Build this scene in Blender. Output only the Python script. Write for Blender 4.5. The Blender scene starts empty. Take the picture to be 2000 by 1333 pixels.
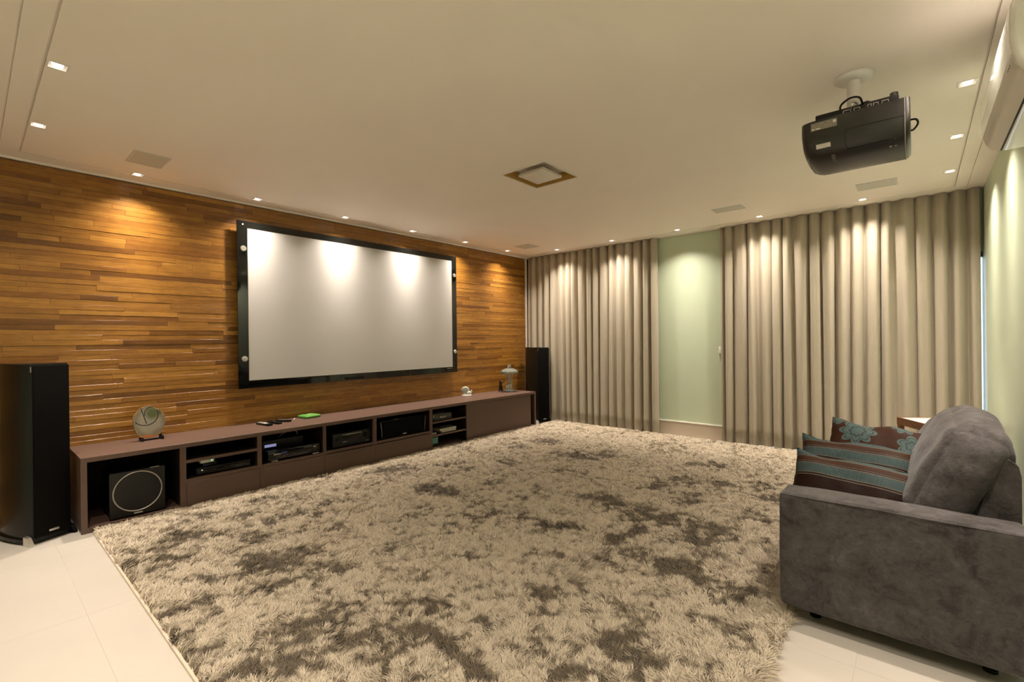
import bpy, bmesh, math, random
import numpy as np
from mathutils import Matrix, Vector, noise as mnoise

random.seed(11)
rng = np.random.default_rng(7)
scene = bpy.context.scene
COL = scene.collection

# ------------------------------------------------------------------ camera
YAW, PITCH, ROLL, CAM_H = 0.711210, -0.0020991, -0.0118055, 1.27117
fwd = Vector((-math.sin(YAW) * math.cos(PITCH), math.cos(YAW) * math.cos(PITCH), math.sin(PITCH)))
rt0 = Vector((math.cos(YAW), math.sin(YAW), 0.0))
up0 = rt0.cross(fwd)
rt = rt0 * math.cos(ROLL) + up0 * math.sin(ROLL)
up = -rt0 * math.sin(ROLL) + up0 * math.cos(ROLL)
cd = bpy.data.cameras.new('camera')
cam = bpy.data.objects.new('camera', cd)
COL.objects.link(cam)
M = Matrix((rt, up, -fwd)).transposed().to_4x4()
M.translation = Vector((0, 0, CAM_H))
cam.matrix_world = M
cd.sensor_width = 36.0
cd.lens = 918.48 / 2000 * 36.0
cd.clip_start = 0.02
scene.camera = cam

# ------------------------------------------------------------------ world, exposure, light levels
world = bpy.data.worlds.new('world')
scene.world = world
world.use_nodes = True
bg = world.node_tree.nodes['Background']
bg.inputs[0].default_value = (0.72, 0.86, 1.0, 1)
bg.inputs[1].default_value = 5.0
scene.view_settings.view_transform = 'Standard'
scene.view_settings.look = 'None'
scene.view_settings.gamma = 1.0
scene.view_settings.exposure = 0.0
scene.view_settings.use_curve_mapping = False
scene.cycles.use_denoising = True
scene.cycles.use_light_tree = False
scene.cycles.max_bounces = 7
scene.cycles.diffuse_bounces = 4
scene.cycles.glossy_bounces = 3
scene.cycles.transmission_bounces = 6
scene.cycles.caustics_reflective = False
scene.cycles.caustics_refractive = False
scene.cycles.use_adaptive_sampling = True
scene.cycles.adaptive_threshold = 0.05
scene.cycles.sample_clamp_indirect = 40.0
SPOT_W = 225.0            # each recessed downlight
SPOT_COL = (1.0, 0.868, 0.73)
SPOT_ANGLE = math.radians(122)

# ------------------------------------------------------------------ room numbers (metres)
XL, XR, YB, YN, H = -4.818, 0.462, 6.05, -0.75, 2.6

# ------------------------------------------------------------------ material helpers
class NT:
    def __init__(s, name):
        s.m = bpy.data.materials.new(name); s.m.use_nodes = True
        s.t = s.m.node_tree; s.n = s.t.nodes; s.l = s.t.links
        s.b = s.n['Principled BSDF']
    def new(s, typ, **kw):
        x = s.n.new(typ)
        for k, v in kw.items(): setattr(x, k, v)
        return x
    def put(s, sock, v):
        if isinstance(v, bpy.types.NodeSocket): s.l.new(v, sock)
        elif v is not None: sock.default_value = v
    def math(s, op, a, b=None, c=None):
        x = s.new('ShaderNodeMath', operation=op)
        s.put(x.inputs[0], a)
        if b is not None: s.put(x.inputs[1], b)
        if c is not None: s.put(x.inputs[2], c)
        return x.outputs[0]
    def mix(s, f, a, b):
        x = s.new('ShaderNodeMix', data_type='RGBA')
        s.put(x.inputs[0], f)
        s.put(x.inputs[6], a if isinstance(a, bpy.types.NodeSocket) else (*a[:3], 1))
        s.put(x.inputs[7], b if isinstance(b, bpy.types.NodeSocket) else (*b[:3], 1))
        return x.outputs[2]
    def coord(s, kind='Object', scale=(1, 1, 1)):
        if kind == 'World':
            o = s.new('ShaderNodeNewGeometry').outputs['Position']
        else:
            o = s.new('ShaderNodeTexCoord').outputs[kind]
        mp = s.new('ShaderNodeMapping'); mp.inputs['Scale'].default_value = scale
        s.l.new(o, mp.inputs[0]); return mp.outputs[0]
    def noise(s, vec, scale, detail=3, rough=.55, dist=0):
        x = s.new('ShaderNodeTexNoise')
        s.l.new(vec, x.inputs['Vector']); x.inputs['Scale'].default_value = scale
        x.inputs['Detail'].default_value = detail; x.inputs['Roughness'].default_value = rough
        x.inputs['Distortion'].default_value = dist
        return x.outputs['Fac']
    def ramp(s, f, stops, mode='LINEAR'):
        x = s.new('ShaderNodeValToRGB'); cr = x.color_ramp; cr.interpolation = mode
        while len(cr.elements) < len(stops): cr.elements.new(0.5)
        for e, (p, c) in zip(cr.elements, stops): e.position = p; e.color = (*c[:3], 1)
        s.put(x.inputs[0], f); return x.outputs[0]
    def bump(s, h, strength=.3, dist=.01):
        x = s.new('ShaderNodeBump'); x.inputs['Strength'].default_value = strength
        x.inputs['Distance'].default_value = dist
        s.l.new(h, x.inputs['Height']); s.l.new(x.outputs[0], s.b.inputs['Normal'])
    def color(s, v): s.put(s.b.inputs['Base Color'], v if isinstance(v, bpy.types.NodeSocket) else (*v[:3], 1))
    def rough(s, v): s.put(s.b.inputs['Roughness'], v)

def simple(name, col, rough=.5, metal=0.0, spec=.5, coat=0.0, var=0.0, vscale=20, bump=0.0, bscale=200, sheen=0.0):
    t = NT(name)
    if var:
        n = t.noise(t.coord('World'), vscale)
        t.color(t.ramp(n, [(.3, [c * (1 - var) for c in col]), (.7, [min(1, c * (1 + var)) for c in col])]))
    else: t.color(col)
    t.rough(rough); t.b.inputs['Metallic'].default_value = metal
    t.b.inputs['Specular IOR Level'].default_value = spec
    t.b.inputs['Coat Weight'].default_value = coat
    t.b.inputs['Sheen Weight'].default_value = sheen
    if bump: t.bump(t.noise(t.coord('World'), bscale, 2), bump, .002)
    return t.m

def emit(name, col, strength):
    t = NT(name); t.color((0, 0, 0))
    t.b.inputs['Emission Color'].default_value = (*col, 1); t.b.inputs['Emission Strength'].default_value = strength
    t.m.cycles.emission_sampling = 'NONE'
    return t.m

# ---- wood strips
def wood_material(name, source):
    t = NT(name)
    if source == 'object': r = t.new('ShaderNodeObjectInfo').outputs['Random']
    else:
        a = t.new('ShaderNodeAttribute'); a.attribute_name = 'tone'; r = a.outputs['Fac']
    base = t.ramp(r, [(0, (.165, .066, .011)), (.08, (.24, .098, .016)), (.25, (.31, .138, .023)),
                      (.55, (.355, .162, .027)), (.8, (.385, .182, .031)), (.95, (.45, .22, .042)), (1, (.27, .112, .019))])
    off = t.new('ShaderNodeCombineXYZ'); t.l.new(t.math('MULTIPLY', r, 37.0), off.inputs[1])
    va = t.new('ShaderNodeVectorMath', operation='ADD')
    t.l.new(t.coord('World', (1, 1, 1)), va.inputs[0]); t.l.new(off.outputs[0], va.inputs[1])
    mp = t.new('ShaderNodeMapping'); mp.inputs['Scale'].default_value = (1, 3.0, 60); t.l.new(va.outputs[0], mp.inputs[0])
    g = t.noise(mp.outputs[0], 1.6, 5, .6, .4)
    g2 = t.noise(t.coord('World', (1, 5, 11)), 3.0, 3)
    gr = t.ramp(g, [(.30, (.62, .58, .54)), (.55, (1, 1, 1)), (.75, (1.12, 1.12, 1.1))])
    mm = t.new('ShaderNodeMix', data_type='RGBA', blend_type='MULTIPLY'); mm.inputs[0].default_value = .9
    t.l.new(base, mm.inputs[6]); t.l.new(gr, mm.inputs[7])
    m2 = t.new('ShaderNodeMix', data_type='RGBA', blend_type='MULTIPLY'); m2.inputs[0].default_value = .45
    t.l.new(mm.outputs[2], m2.inputs[6]); t.l.new(t.ramp(g2, [(.3, (.6, .55, .5)), (.65, (1.1, 1.1, 1.1))]), m2.inputs[7])
    t.color(m2.outputs[2]); t.rough(.31)
    t.b.inputs['Coat Weight'].default_value = .12; t.b.inputs['Coat Roughness'].default_value = .25
    saw = t.noise(t.coord('World', (1, 90, 8)), 1.0, 2)
    t.bump(t.math('ADD', t.math('MULTIPLY', saw, .6), t.math('MULTIPLY', g, .5)), .35, .003)
    return t.m

MAT = {}
MAT['plank'] = wood_material('wood_strip_single', 'object')
MAT['plank_mass'] = wood_material('wood_strip_mass', 'tone')
MAT['backing'] = simple('plank_backing', (.06, .025, .008), .8)
MAT['ceiling'] = simple('ceiling_paint', (.93, .86, .785), .75, var=.015, vscale=1.5)
MAT['trim'] = simple('white_trim', (.86, .82, .76), .45)
MAT['green'] = simple('pale_green_paint', (.60, .69, .525), .55, var=.02, vscale=2)
MAT['tile'] = simple('cream_porcelain', (.50, .46, .41), .28, var=.02, vscale=3.5)
MAT['grout'] = simple('cream_grout', (.52, .47, .42), .8)
MAT['base'] = simple('beige_baseboard', (.58, .49, .39), .4)
MAT['frame_alu'] = simple('window_aluminium', (.10, .14, .14), .35, metal=.6)
def glass_mat(name, tint, rough=0.02, tr=1.0):
    t = NT(name); t.color(tint); t.rough(rough)
    t.b.inputs['Transmission Weight'].default_value = tr; t.b.inputs['IOR'].default_value = 1.46
    return t.m
MAT['pane'] = glass_mat('window_glass', (.95, 1, 1))
MAT['crystal'] = glass_mat('faceted_crystal', (.84, 1.0, .96), .02, .86)

def cabinet_mat():
    t = NT('matte_mauve_brown_lacquer')
    n = t.noise(t.coord('World', (1, 1, 1)), 300, 2)
    t.color(t.ramp(n, [(.3, (.098, .057, .042)), (.7, (.110, .065, .048))])); t.rough(.42)
    return t.m
MAT['cab'] = cabinet_mat()
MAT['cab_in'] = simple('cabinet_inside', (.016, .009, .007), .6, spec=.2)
MAT['black_gloss'] = simple('black_glass', (.004, .0045, .004), .05, spec=.5, coat=.3)
MAT['black_satin'] = simple('black_satin', (.0045, .0042, .004), .32, spec=.25)
MAT['black_matt'] = simple('black_grille_cloth', (.0035, .003, .0028), .8, spec=.08)
MAT['speaker_side'] = simple('black_piano_lacquer', (.006, .0068, .0055), .30, spec=.35)
MAT['dark_grey'] = simple('dark_grey_plastic', (.014, .013, .012), .45, spec=.3)
MAT['silver'] = simple('brushed_silver', (.72, .70, .66), .28, metal=.9)
MAT['ring'] = simple('ring_silver', (.42, .39, .35), .4, metal=.5)
MAT['white_plastic'] = simple('white_plastic', (.78, .75, .70), .35)
MAT['ac'] = simple('glossy_white_plastic', (.88, .87, .83), .10, coat=.4)
MAT['ac_panel'] = simple('ac_under_plastic', (.68, .63, .55), .28)
MAT['black_gap'] = simple('dark_gap', (.006, .006, .006), .7)
MAT['grille_grey'] = simple('grey_speaker_grille', (.60, .575, .52), .6)
MAT['grille_rim'] = simple('grey_speaker_rim', (.66, .63, .57), .5)
MAT['gold'] = simple('gold_lining', (.50, .30, .075), .45, metal=.2)
MAT['lamp_white'] = simple('opal_diffuser', (.78, .73, .66), .4)
def screen_mat():
    t = NT('screen_cloth'); t.color((.54, .53, .52)); t.rough(.55)
    t.bump(t.noise(t.coord('World'), 1500, 1), .08, .001); return t.m
MAT['screen'] = screen_mat()
MAT['proj'] = simple('projector_shell', (.022, .019, .017), .30, bump=.15, bscale=1500)
MAT['proj_side'] = simple('projector_vents', (.008, .008, .008), .5)
MAT['label'] = simple('grey_label', (.23, .21, .165), .5, var=.35, vscale=260)
MAT['sticker'] = simple('white_sticker', (.72, .66, .62), .5)
MAT['print_grey'] = simple('print_grey', (.36, .33, .28), .5)
MAT['green_plastic'] = simple('green_plastic', (.10, .29, .055), .35)
MAT['teal_card'] = simple('teal_card', (.10, .30, .26), .55)
MAT['paper'] = simple('paper_white', (.62, .58, .50), .7)
MAT['magazine'] = simple('grey_magazine', (.12, .115, .10), .5)
MAT['box_dark'] = simple('charcoal_box', (.05, .045, .04), .5)
MAT['cream_print'] = simple('cream_print', (.70, .62, .47), .5)
MAT['ceramic'] = simple('white_ceramic', (.56, .54, .48), .25)
MAT['ceramic_grey'] = simple('grey_ceramic', (.24, .26, .235), .35)
MAT['bronze'] = simple('dark_bronze', (.035, .022, .014), .3, metal=.6)
MAT['table_wood'] = simple('walnut_frame', (.20, .082, .028), .4, var=.25, vscale=30)
MAT['marble'] = simple('white_table_top', (.84, .81, .76), .2)
MAT['display'] = emit('lavender_display', (.42, .42, .75), .55)
MAT['display_dim'] = emit('dim_blue_display', (.12, .13, .30), .12)
MAT['led'] = emit('green_led', (.15, 1.0, .45), 3.0)
MAT['led_white'] = emit('white_led', (1.0, .95, .8), 1.2)
MAT['lens'] = emit('lit_lens', (1.0, .93, .82), 4.5)

def suede():
    t = NT('mottled_grey_suede')
    c = t.coord('World')
    n = t.noise(c, 9, 4, .6, .8); n2 = t.noise(c, 34, 4, .65, 1.2)
    f = t.math('ADD', t.math('MULTIPLY', n, .6), t.math('MULTIPLY', n2, .4))
    t.color(t.ramp(f, [(.36, (.029, .025, .0245)), (.47, (.057, .050, .0495)), (.57, (.075, .067, .0665)), (.68, (.106, .096, .096))]))
    t.rough(.85); t.b.inputs['Sheen Weight'].default_value = .12; t.b.inputs['Sheen Roughness'].default_value = .5
    t.b.inputs['Specular IOR Level'].default_value = .2
    t.bump(t.math('ADD', t.noise(c, 60, 4, .6, .6), t.math('MULTIPLY', t.noise(c, 16, 3, .6, 1.5), 1.6)), .32, .006)
    return t.m
MAT['suede'] = suede()

def linen():
    t = NT('beige_linen_curtain')
    n = t.noise(t.coord('World', (60, 60, 2.0)), 3, 3)
    n2 = t.noise(t.coord('World', (300, 300, 30)), 2, 2)
    f = t.math('ADD', t.math('MULTIPLY', n, .6), t.math('MULTIPLY', n2, .4))
    t.color(t.ramp(f, [(.3, (.435, .385, .30)), (.7, (.525, .472, .378))]))
    t.rough(.85); t.b.inputs['Specular IOR Level'].default_value = .2
    t.b.inputs['Sheen Weight'].default_value = .15
    t.bump(n2, .12, .002)
    return t.m
MAT['linen'] = linen()

def striped():
    t = NT('brown_and_turquoise_satin_stripes')
    sx = t.new('ShaderNodeSeparateXYZ'); t.l.new(t.new('ShaderNodeTexCoord').outputs['Object'], sx.inputs[0])
    v = t.math('ADD', t.math('MULTIPLY', sx.outputs[1], 1 / .375), .5)       # 0 lower edge .. 1 upper edge
    B, TQ, LN, BR = (.013, .0055, .0035), (.042, .062, .062), (.10, .08, .065), (.040, .019, .011)
    st = [(0, B), (.08, TQ), (.20, LN), (.215, B), (.60, LN), (.612, B), (.63, LN), (.642, TQ), (.765, LN), (.778, B), (.79, LN), (.80, BR), (.875, LN), (.885, TQ)]
    base = t.ramp(v, st, 'CONSTANT')
    th = t.noise(t.coord('Object', (420, 40, 40)), 1.0, 2)
    mm = t.new('ShaderNodeMix', data_type='RGBA', blend_type='MULTIPLY'); mm.inputs[0].default_value = .6
    t.l.new(base, mm.inputs[6]); t.l.new(t.ramp(th, [(.3, (.62, .62, .62)), (.7, (1.25, 1.25, 1.25))]), mm.inputs[7])
    t.color(mm.outputs[2]); t.rough(.55); t.b.inputs['Specular IOR Level'].default_value = .06
    t.bump(t.noise(t.coord('Object'), 16, 3), .2, .01)
    return t.m
MAT['stripes'] = striped()

def floral():
    t = NT('brown_satin_with_turquoise_flowers')
    sx = t.new('ShaderNodeSeparateXYZ'); t.l.new(t.new('ShaderNodeTexCoord').outputs['Object'], sx.inputs[0])
    X, Y = sx.outputs[0], sx.outputs[1]
    mask = None; line = None
    for cx, cy, R, n, ph in [(-.095, .125, .085, 8, 0), (-.195, .205, .045, 5, .5), (.09, .205, .055, 7, .2), (.135, .085, .065, 6, 1.0),
                             (-.02, -.13, .07, 8, .3), (-.17, -.12, .05, 6, 0), (.0, .22, .035, 5, .4), (.205, .18, .04, 6, .9)]:
        dx = t.math('SUBTRACT', X, cx); dy = t.math('SUBTRACT', Y, cy)
        d = t.math('SQRT', t.math('ADD', t.math('MULTIPLY', dx, dx), t.math('MULTIPLY', dy, dy)))
        a = t.math('ARCTAN2', dy, dx)
        rr = t.math('MULTIPLY_ADD', t.math('ABSOLUTE', t.math('COSINE', t.math('MULTIPLY_ADD', a, n / 2, ph))), .34 * R, .66 * R)
        m = t.math('LESS_THAN', d, rr)
        q = t.math('DIVIDE', d, rr)
        l1 = t.math('LESS_THAN', t.math('ABSOLUTE', t.math('SUBTRACT', q, .80)), .035)
        l2 = t.math('LESS_THAN', t.math('ABSOLUTE', t.math('SUBTRACT', q, .42)), .05)
        l3 = t.math('MULTIPLY', t.math('LESS_THAN', t.math('ABSOLUTE', t.math('SINE', t.math('MULTIPLY_ADD', a, n / 2, ph + 1.57))), .10), t.math('LESS_THAN', q, .8))
        l = t.math('MULTIPLY', t.math('MAXIMUM', t.math('MAXIMUM', l1, l2), l3), m)
        mask = m if mask is None else t.math('MAXIMUM', mask, m)
        line = l if line is None else t.math('MAXIMUM', line, l)
    c = t.mix(mask, (.036, .0145, .008), (.060, .090, .088))
    c = t.mix(t.math('MULTIPLY', line, .8), c, (.025, .022, .02))
    t.color(c); t.rough(.55); t.b.inputs['Specular IOR Level'].default_value = .06
    t.bump(t.noise(t.coord('Object'), 14, 3), .25, .012)
    return t.m
MAT['floral'] = floral()

def agate():
    t = NT('banded_agate')
    sx = t.new('ShaderNodeSeparateXYZ'); t.l.new(t.new('ShaderNodeTexCoord').outputs['Object'], sx.inputs[0])
    u, v = sx.outputs[1], sx.outputs[2]
    n = t.noise(t.coord('Object'), 14, 4)
    d = t.math('SQRT', t.math('ADD', t.math('POWER', t.math('MULTIPLY', u, 1.2), 2), t.math('POWER', v, 2)))
    dn = t.math('MULTIPLY_ADD', t.math('SUBTRACT', n, .5), .06, d)
    body = t.ramp(t.math('MULTIPLY', dn, 6.5), [(0, (.20, .19, .155)), (.45, (.24, .205, .15)), (.72, (.15, .125, .085)), (.86, (.21, .14, .065)), (.97, (.13, .06, .018))])
    gx = t.math('SUBTRACT', u, .02); gy = t.math('SUBTRACT', v, .065)
    gd = t.math('SQRT', t.math('ADD', t.math('MULTIPLY', gx, gx), t.math('MULTIPLY', gy, gy)))
    body = t.mix(t.math('MULTIPLY', t.math('MINIMUM', t.math('MAXIMUM', t.math('DIVIDE', t.math('SUBTRACT', .062, gd), .035), 0.0), 1.0), t.math('GREATER_THAN', t.math('MULTIPLY_ADD', v, .25, u), -.024)), body, (.070, .085, .032))
    low = t.math('LESS_THAN', t.math('MULTIPLY_ADD', n, .05, v), -.080)
    body = t.mix(low, body, (.36, .115, .03))
    e = t.math('ABSOLUTE', t.math('SUBTRACT', t.math('SQRT', t.math('ADD', t.math('POWER', t.math('ADD', u, .025), 2), t.math('POWER', t.math('SUBTRACT', v, .055), 2))), .082))
    ln = t.math('MULTIPLY', t.math('LESS_THAN', e, .0035), t.math('LESS_THAN', v, t.math('MULTIPLY_ADD', u, .6, .06)))
    e2 = t.math('MULTIPLY', t.math('LESS_THAN', t.math('ABSOLUTE', t.math('ADD', t.math('MULTIPLY_ADD', v, .25, u), .024)), .0035), t.math('GREATER_THAN', v, -.015))
    e3 = t.math('MULTIPLY', t.math('LESS_THAN', t.math('ABSOLUTE', t.math('SUBTRACT', gd, .05)), .003), t.math('GREATER_THAN', v, .05))
    body = t.mix(t.math('MAXIMUM', t.math('MAXIMUM', ln, e2), e3), body, (.02, .014, .008))
    t.color(body); t.rough(.12)
    return t.m
MAT['agate'] = agate()

def pile_mat():
    t = NT('shag_pile')
    a = t.new('ShaderNodeAttribute'); a.attribute_name = 'tone'
    t.color(t.ramp(a.outputs['Fac'], [(0, (.58, .495, .378)), (.25, (.45, .377, .280)), (.60, (.23, .181, .120)), (1, (.098, .073, .044))]))
    t.rough(.55); t.b.inputs['Specular IOR Level'].default_value = .35
    t.b.inputs['Sheen Weight'].default_value = .25
    return t.m
MAT['pile'] = pile_mat()
MAT['rug_back'] = simple('rug_backing', (.58, .48, .35), .9)

# ------------------------------------------------------------------ geometry helpers
PAR = {}
def thing(name, label, cat, loc=(0, 0, 0), rot=(0, 0, 0), group=None, kind=None):
    o = bpy.data.objects.new(name, None); COL.objects.link(o)
    o.empty_display_size = .1
    o.location = loc; o.rotation_euler = rot
    PAR[o.name] = (Matrix.Translation(Vector(loc)) @ o.rotation_euler.to_matrix().to_4x4())
    tag(o, label, cat, group, kind); return o
def tag(o, label=None, cat=None, group=None, kind=None):
    if label: o['label'] = label
    if cat: o['category'] = cat
    if group: o['group'] = group
    if kind: o['kind'] = kind
    return o
def put(name, verts, faces, mat, parent=None, local=False, smooth=False, sharp=None):
    """verts are world coordinates (or the parent's own frame when local=True); the origin goes to their middle"""
    v = np.asarray(verts, float)
    c = (v.min(0) + v.max(0)) / 2
    me = bpy.data.meshes.new(name)
    me.from_pydata((v - c).tolist(), [], faces); me.update()
    if smooth:
        me.polygons.foreach_set('use_smooth', [True] * len(me.polygons))
        if sharp is not None: me.set_sharp_from_angle(angle=math.radians(sharp))
    me.materials.append(MAT[mat] if isinstance(mat, str) else mat)
    o = bpy.data.objects.new(name, me); COL.objects.link(o)
    o.location = c
    if parent is not None: attach(o, parent, local)
    return o
def attach(o, parent, local=False):
    o.parent = parent
    if not local: o.matrix_parent_inverse = world_of(parent).inverted()
def world_of(o):
    w = PAR.get(o.name)
    if w is None: w = Matrix.Translation(o.location) @ o.rotation_euler.to_matrix().to_4x4()
    if o.parent is not None:
        w = world_of(o.parent) @ o.matrix_parent_inverse @ w
    return w
def from_bm(bm):
    bm.verts.ensure_lookup_table()
    v = [tuple(x.co) for x in bm.verts]; f = [[y.index for y in x.verts] for x in bm.faces]
    bm.free(); return v, f
def box_g(x0, x1, y0, y1, z0, z1, bevel=0.0, seg=2):
    bm = bmesh.new(); bmesh.ops.create_cube(bm, size=1)
    for v in bm.verts:
        v.co = Vector(((x0 + x1) / 2 + v.co.x * (x1 - x0), (y0 + y1) / 2 + v.co.y * (y1 - y0), (z0 + z1) / 2 + v.co.z * (z1 - z0)))
    if bevel: bmesh.ops.bevel(bm, geom=list(bm.edges), offset=bevel, segments=seg, affect='EDGES', profile=.5)
    bm.verts.index_update(); return from_bm(bm)
def join_g(*gs):
    V, F = [], []
    for v, f in gs:
        n = len(V); V += list(v); F += [[i + n for i in q] for q in f]
    return V, F
def box(name, x0, x1, y0, y1, z0, z1, mat, parent=None, bevel=0.0, local=False, seg=2):
    v, f = box_g(x0, x1, y0, y1, z0, z1, bevel, seg)
    return put(name, v, f, mat, parent, local, smooth=bevel > 0, sharp=40 if bevel else None)
def lathe_g(prof, n=32, c=(0, 0, 0), axis='Z', a0=0):
    """prof: (radius, height) pairs"""
    V, F = [], []
    for r, h in prof:
        for k in range(n):
            a = a0 + 2 * math.pi * k / n
            p = (r * math.cos(a), r * math.sin(a), h)
            if axis == 'X': p = (h, p[0], p[1])
            elif axis == 'Y': p = (p[0], h, p[1])
            V.append((p[0] + c[0], p[1] + c[1], p[2] + c[2]))
    m = len(prof)
    for i in range(m - 1):
        for k in range(n):
            F.append([i * n + k, i * n + (k + 1) % n, (i + 1) * n + (k + 1) % n, (i + 1) * n + k])
    F.append(list(range(n))[::-1]); F.append([(m - 1) * n + k for k in range(n)])
    return V, F
def tube_g(pts, r, n=8, closed=False):
    P = [Vector(p) for p in pts]; V, F = [], []
    m = len(P)
    for i, p in enumerate(P):
        a = P[(i - 1) % m] if (closed or i > 0) else p
        b = P[(i + 1) % m] if (closed or i < m - 1) else p
        t = (b - a).normalized()
        s = t.cross(Vector((0, 0, 1)))
        if s.length < .05: s = t.cross(Vector((1, 0, 0)))
        s.normalize(); u = s.cross(t)
        rr = r[i] if isinstance(r, (list, tuple)) else r
        for k in range(n):
            an = 2 * math.pi * k / n
            V.append(tuple(p + s * (rr * math.cos(an)) + u * (rr * math.sin(an))))
    for i in range(m if closed else m - 1):
        j = (i + 1) % m
        for k in range(n): F.append([i * n + k, i * n + (k + 1) % n, j * n + (k + 1) % n, j * n + k])
    if not closed: F.append(list(range(n))[::-1]); F.append([(m - 1) * n + k for k in range(n)])
    return V, F
def smooth_path(pts, k=6):
    P = [Vector(p) for p in pts]; out = []
    for i in range(len(P) - 1):
        p0, p1, p2, p3 = P[max(i - 1, 0)], P[i], P[i + 1], P[min(i + 2, len(P) - 1)]
        for s in range(k):
            t = s / k
            out.append(.5 * ((2 * p1) + (p2 - p0) * t + (2 * p0 - 5 * p1 + 4 * p2 - p3) * t * t + (3 * p1 - p0 - 3 * p2 + p3) * t ** 3))
    out.append(P[-1]); return out
def prism_g(poly, a, b, axis='Y'):
    """poly in the two other axes, extruded from a to b"""
    n = len(poly); V = []
    for h in (a, b):
        for p, q in poly:
            V.append({'X': (h, p, q), 'Y': (p, h, q), 'Z': (p, q, h)}[axis])
    F = [[i, (i + 1) % n, n + (i + 1) % n, n + i] for i in range(n)] + [list(range(n))[::-1], list(range(n, 2 * n))]
    return V, F
def fix_g(g):
    bm = bmesh.new()
    vs = [bm.verts.new(v) for v in g[0]]
    for f in g[1]:
        try: bm.faces.new([vs[i] for i in f])
        except ValueError: pass
    bmesh.ops.recalc_face_normals(bm, faces=bm.faces); bm.verts.index_update()
    return from_bm(bm)
def soft_box_g(c, d, r, n=14, puff=(0, 0, 0), wob=0.0, wscale=5.0, seed=0.0, lean=None):
    """upholstered block: centre c, size d, corner radius r, each face bulged by puff"""
    bm = bmesh.new(); bmesh.ops.create_cube(bm, size=2)
    bmesh.ops.subdivide_edges(bm, edges=list(bm.edges), cuts=n, use_grid_fill=True)
    hx, hy, hz = d[0] / 2, d[1] / 2, d[2] / 2
    for v in bm.verts:
        u = Vector(v.co)
        # denser near the edges
        w = Vector([math.copysign(1 - (1 - abs(q)) ** 1.35, q) for q in u])
        p = Vector((w.x * hx, w.y * hy, w.z * hz))
        q = Vector((max(-hx + r, min(hx - r, p.x)), max(-hy + r, min(hy - r, p.y)), max(-hz + r, min(hz - r, p.z))))
        dlt = p - q
        if dlt.length > 1e-6: p = q + dlt.normalized() * r
        bx, by, bz = (1 - w.y ** 2) * (1 - w.z ** 2), (1 - w.x ** 2) * (1 - w.z ** 2), (1 - w.x ** 2) * (1 - w.y ** 2)
        p.x += w.x * puff[0] * bx; p.y += w.y * puff[1] * by; p.z += w.z * puff[2] * bz
        if wob:
            nn = mnoise.noise_vector(p * wscale + Vector((seed, seed * 2, 3))); p += nn * wob
            n2 = mnoise.noise_vector(p * wscale * 3.1 + Vector((seed, 5, 3))); p += n2 * wob * .35
        if lean: p = Matrix.Rotation(lean[1], 3, lean[0]) @ p
        v.co = p + Vector(c)
    bm.verts.index_update(); return from_bm(bm)
def text(name, body, size, mat, origin, xdir, ydir, parent, extrude=.0006):
    cu = bpy.data.curves.new(name, 'FONT'); cu.body = body; cu.size = size; cu.extrude = extrude
    cu.align_x = 'CENTER'; cu.align_y = 'CENTER'; cu.resolution_u = 2
    tmp = bpy.data.objects.new(name + '_tmp', cu); COL.objects.link(tmp)
    me = bpy.data.meshes.new_from_object(tmp)
    bpy.data.objects.remove(tmp)
    x = Vector(xdir).normalized(); y = Vector(ydir).normalized(); z = x.cross(y)
    Mx = Matrix((x, y, z)).transposed()
    V = [Mx @ v.co + Vector(origin) for v in me.vertices]; F = [list(p.vertices) for p in me.polygons]
    bpy.data.meshes.remove(me)
    return put(name, V, F, mat, parent)

def print_mark(name, mat, x, y, z, w, h, parent, n=6):
    """a short line of print too small to read, on a face that looks along +X"""
    r = random.Random(int(y * 1000)); gs = []; st = w / n
    for k in range(n):
        a = y - w / 2 + k * st; hh = h * r.choice((.6, .6, .75, 1.0))
        gs.append(box_g(x, x + .0008, a + st * .12, a + st * r.uniform(.62, .86), z - h / 2, z - h / 2 + hh))
    return put(name, *join_g(*gs), mat, parent)

def struct(o): o['kind'] = 'structure'; return o

# ------------------------------------------------------------------ floor: porcelain tiles on a grout bed
fl = struct(box('floor', XL - .05, XR + .05, YN - .1, YB + .25, -.10, -.0015, 'grout'))
tag(fl, 'cream porcelain floor with fine joints')
TS, TJ = .926, .0012
tx0, ty0 = -.191 - TS * 5, .36 - TS * 2
for i in range(7):
    for j in range(10):
        a, b = max(tx0 + i * TS, XL - .04), min(tx0 + (i + 1) * TS, XR + .04)
        c, d = max(ty0 + j * TS, YN - .05), min(ty0 + (j + 1) * TS, YB + .2)
        if b - a < .02 or d - c < .02: continue
        box('tile', a + TJ / 2, b - TJ / 2, c + TJ / 2, d - TJ / 2, -.012, 0, 'tile', fl, bevel=.0008, seg=1)

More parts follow.
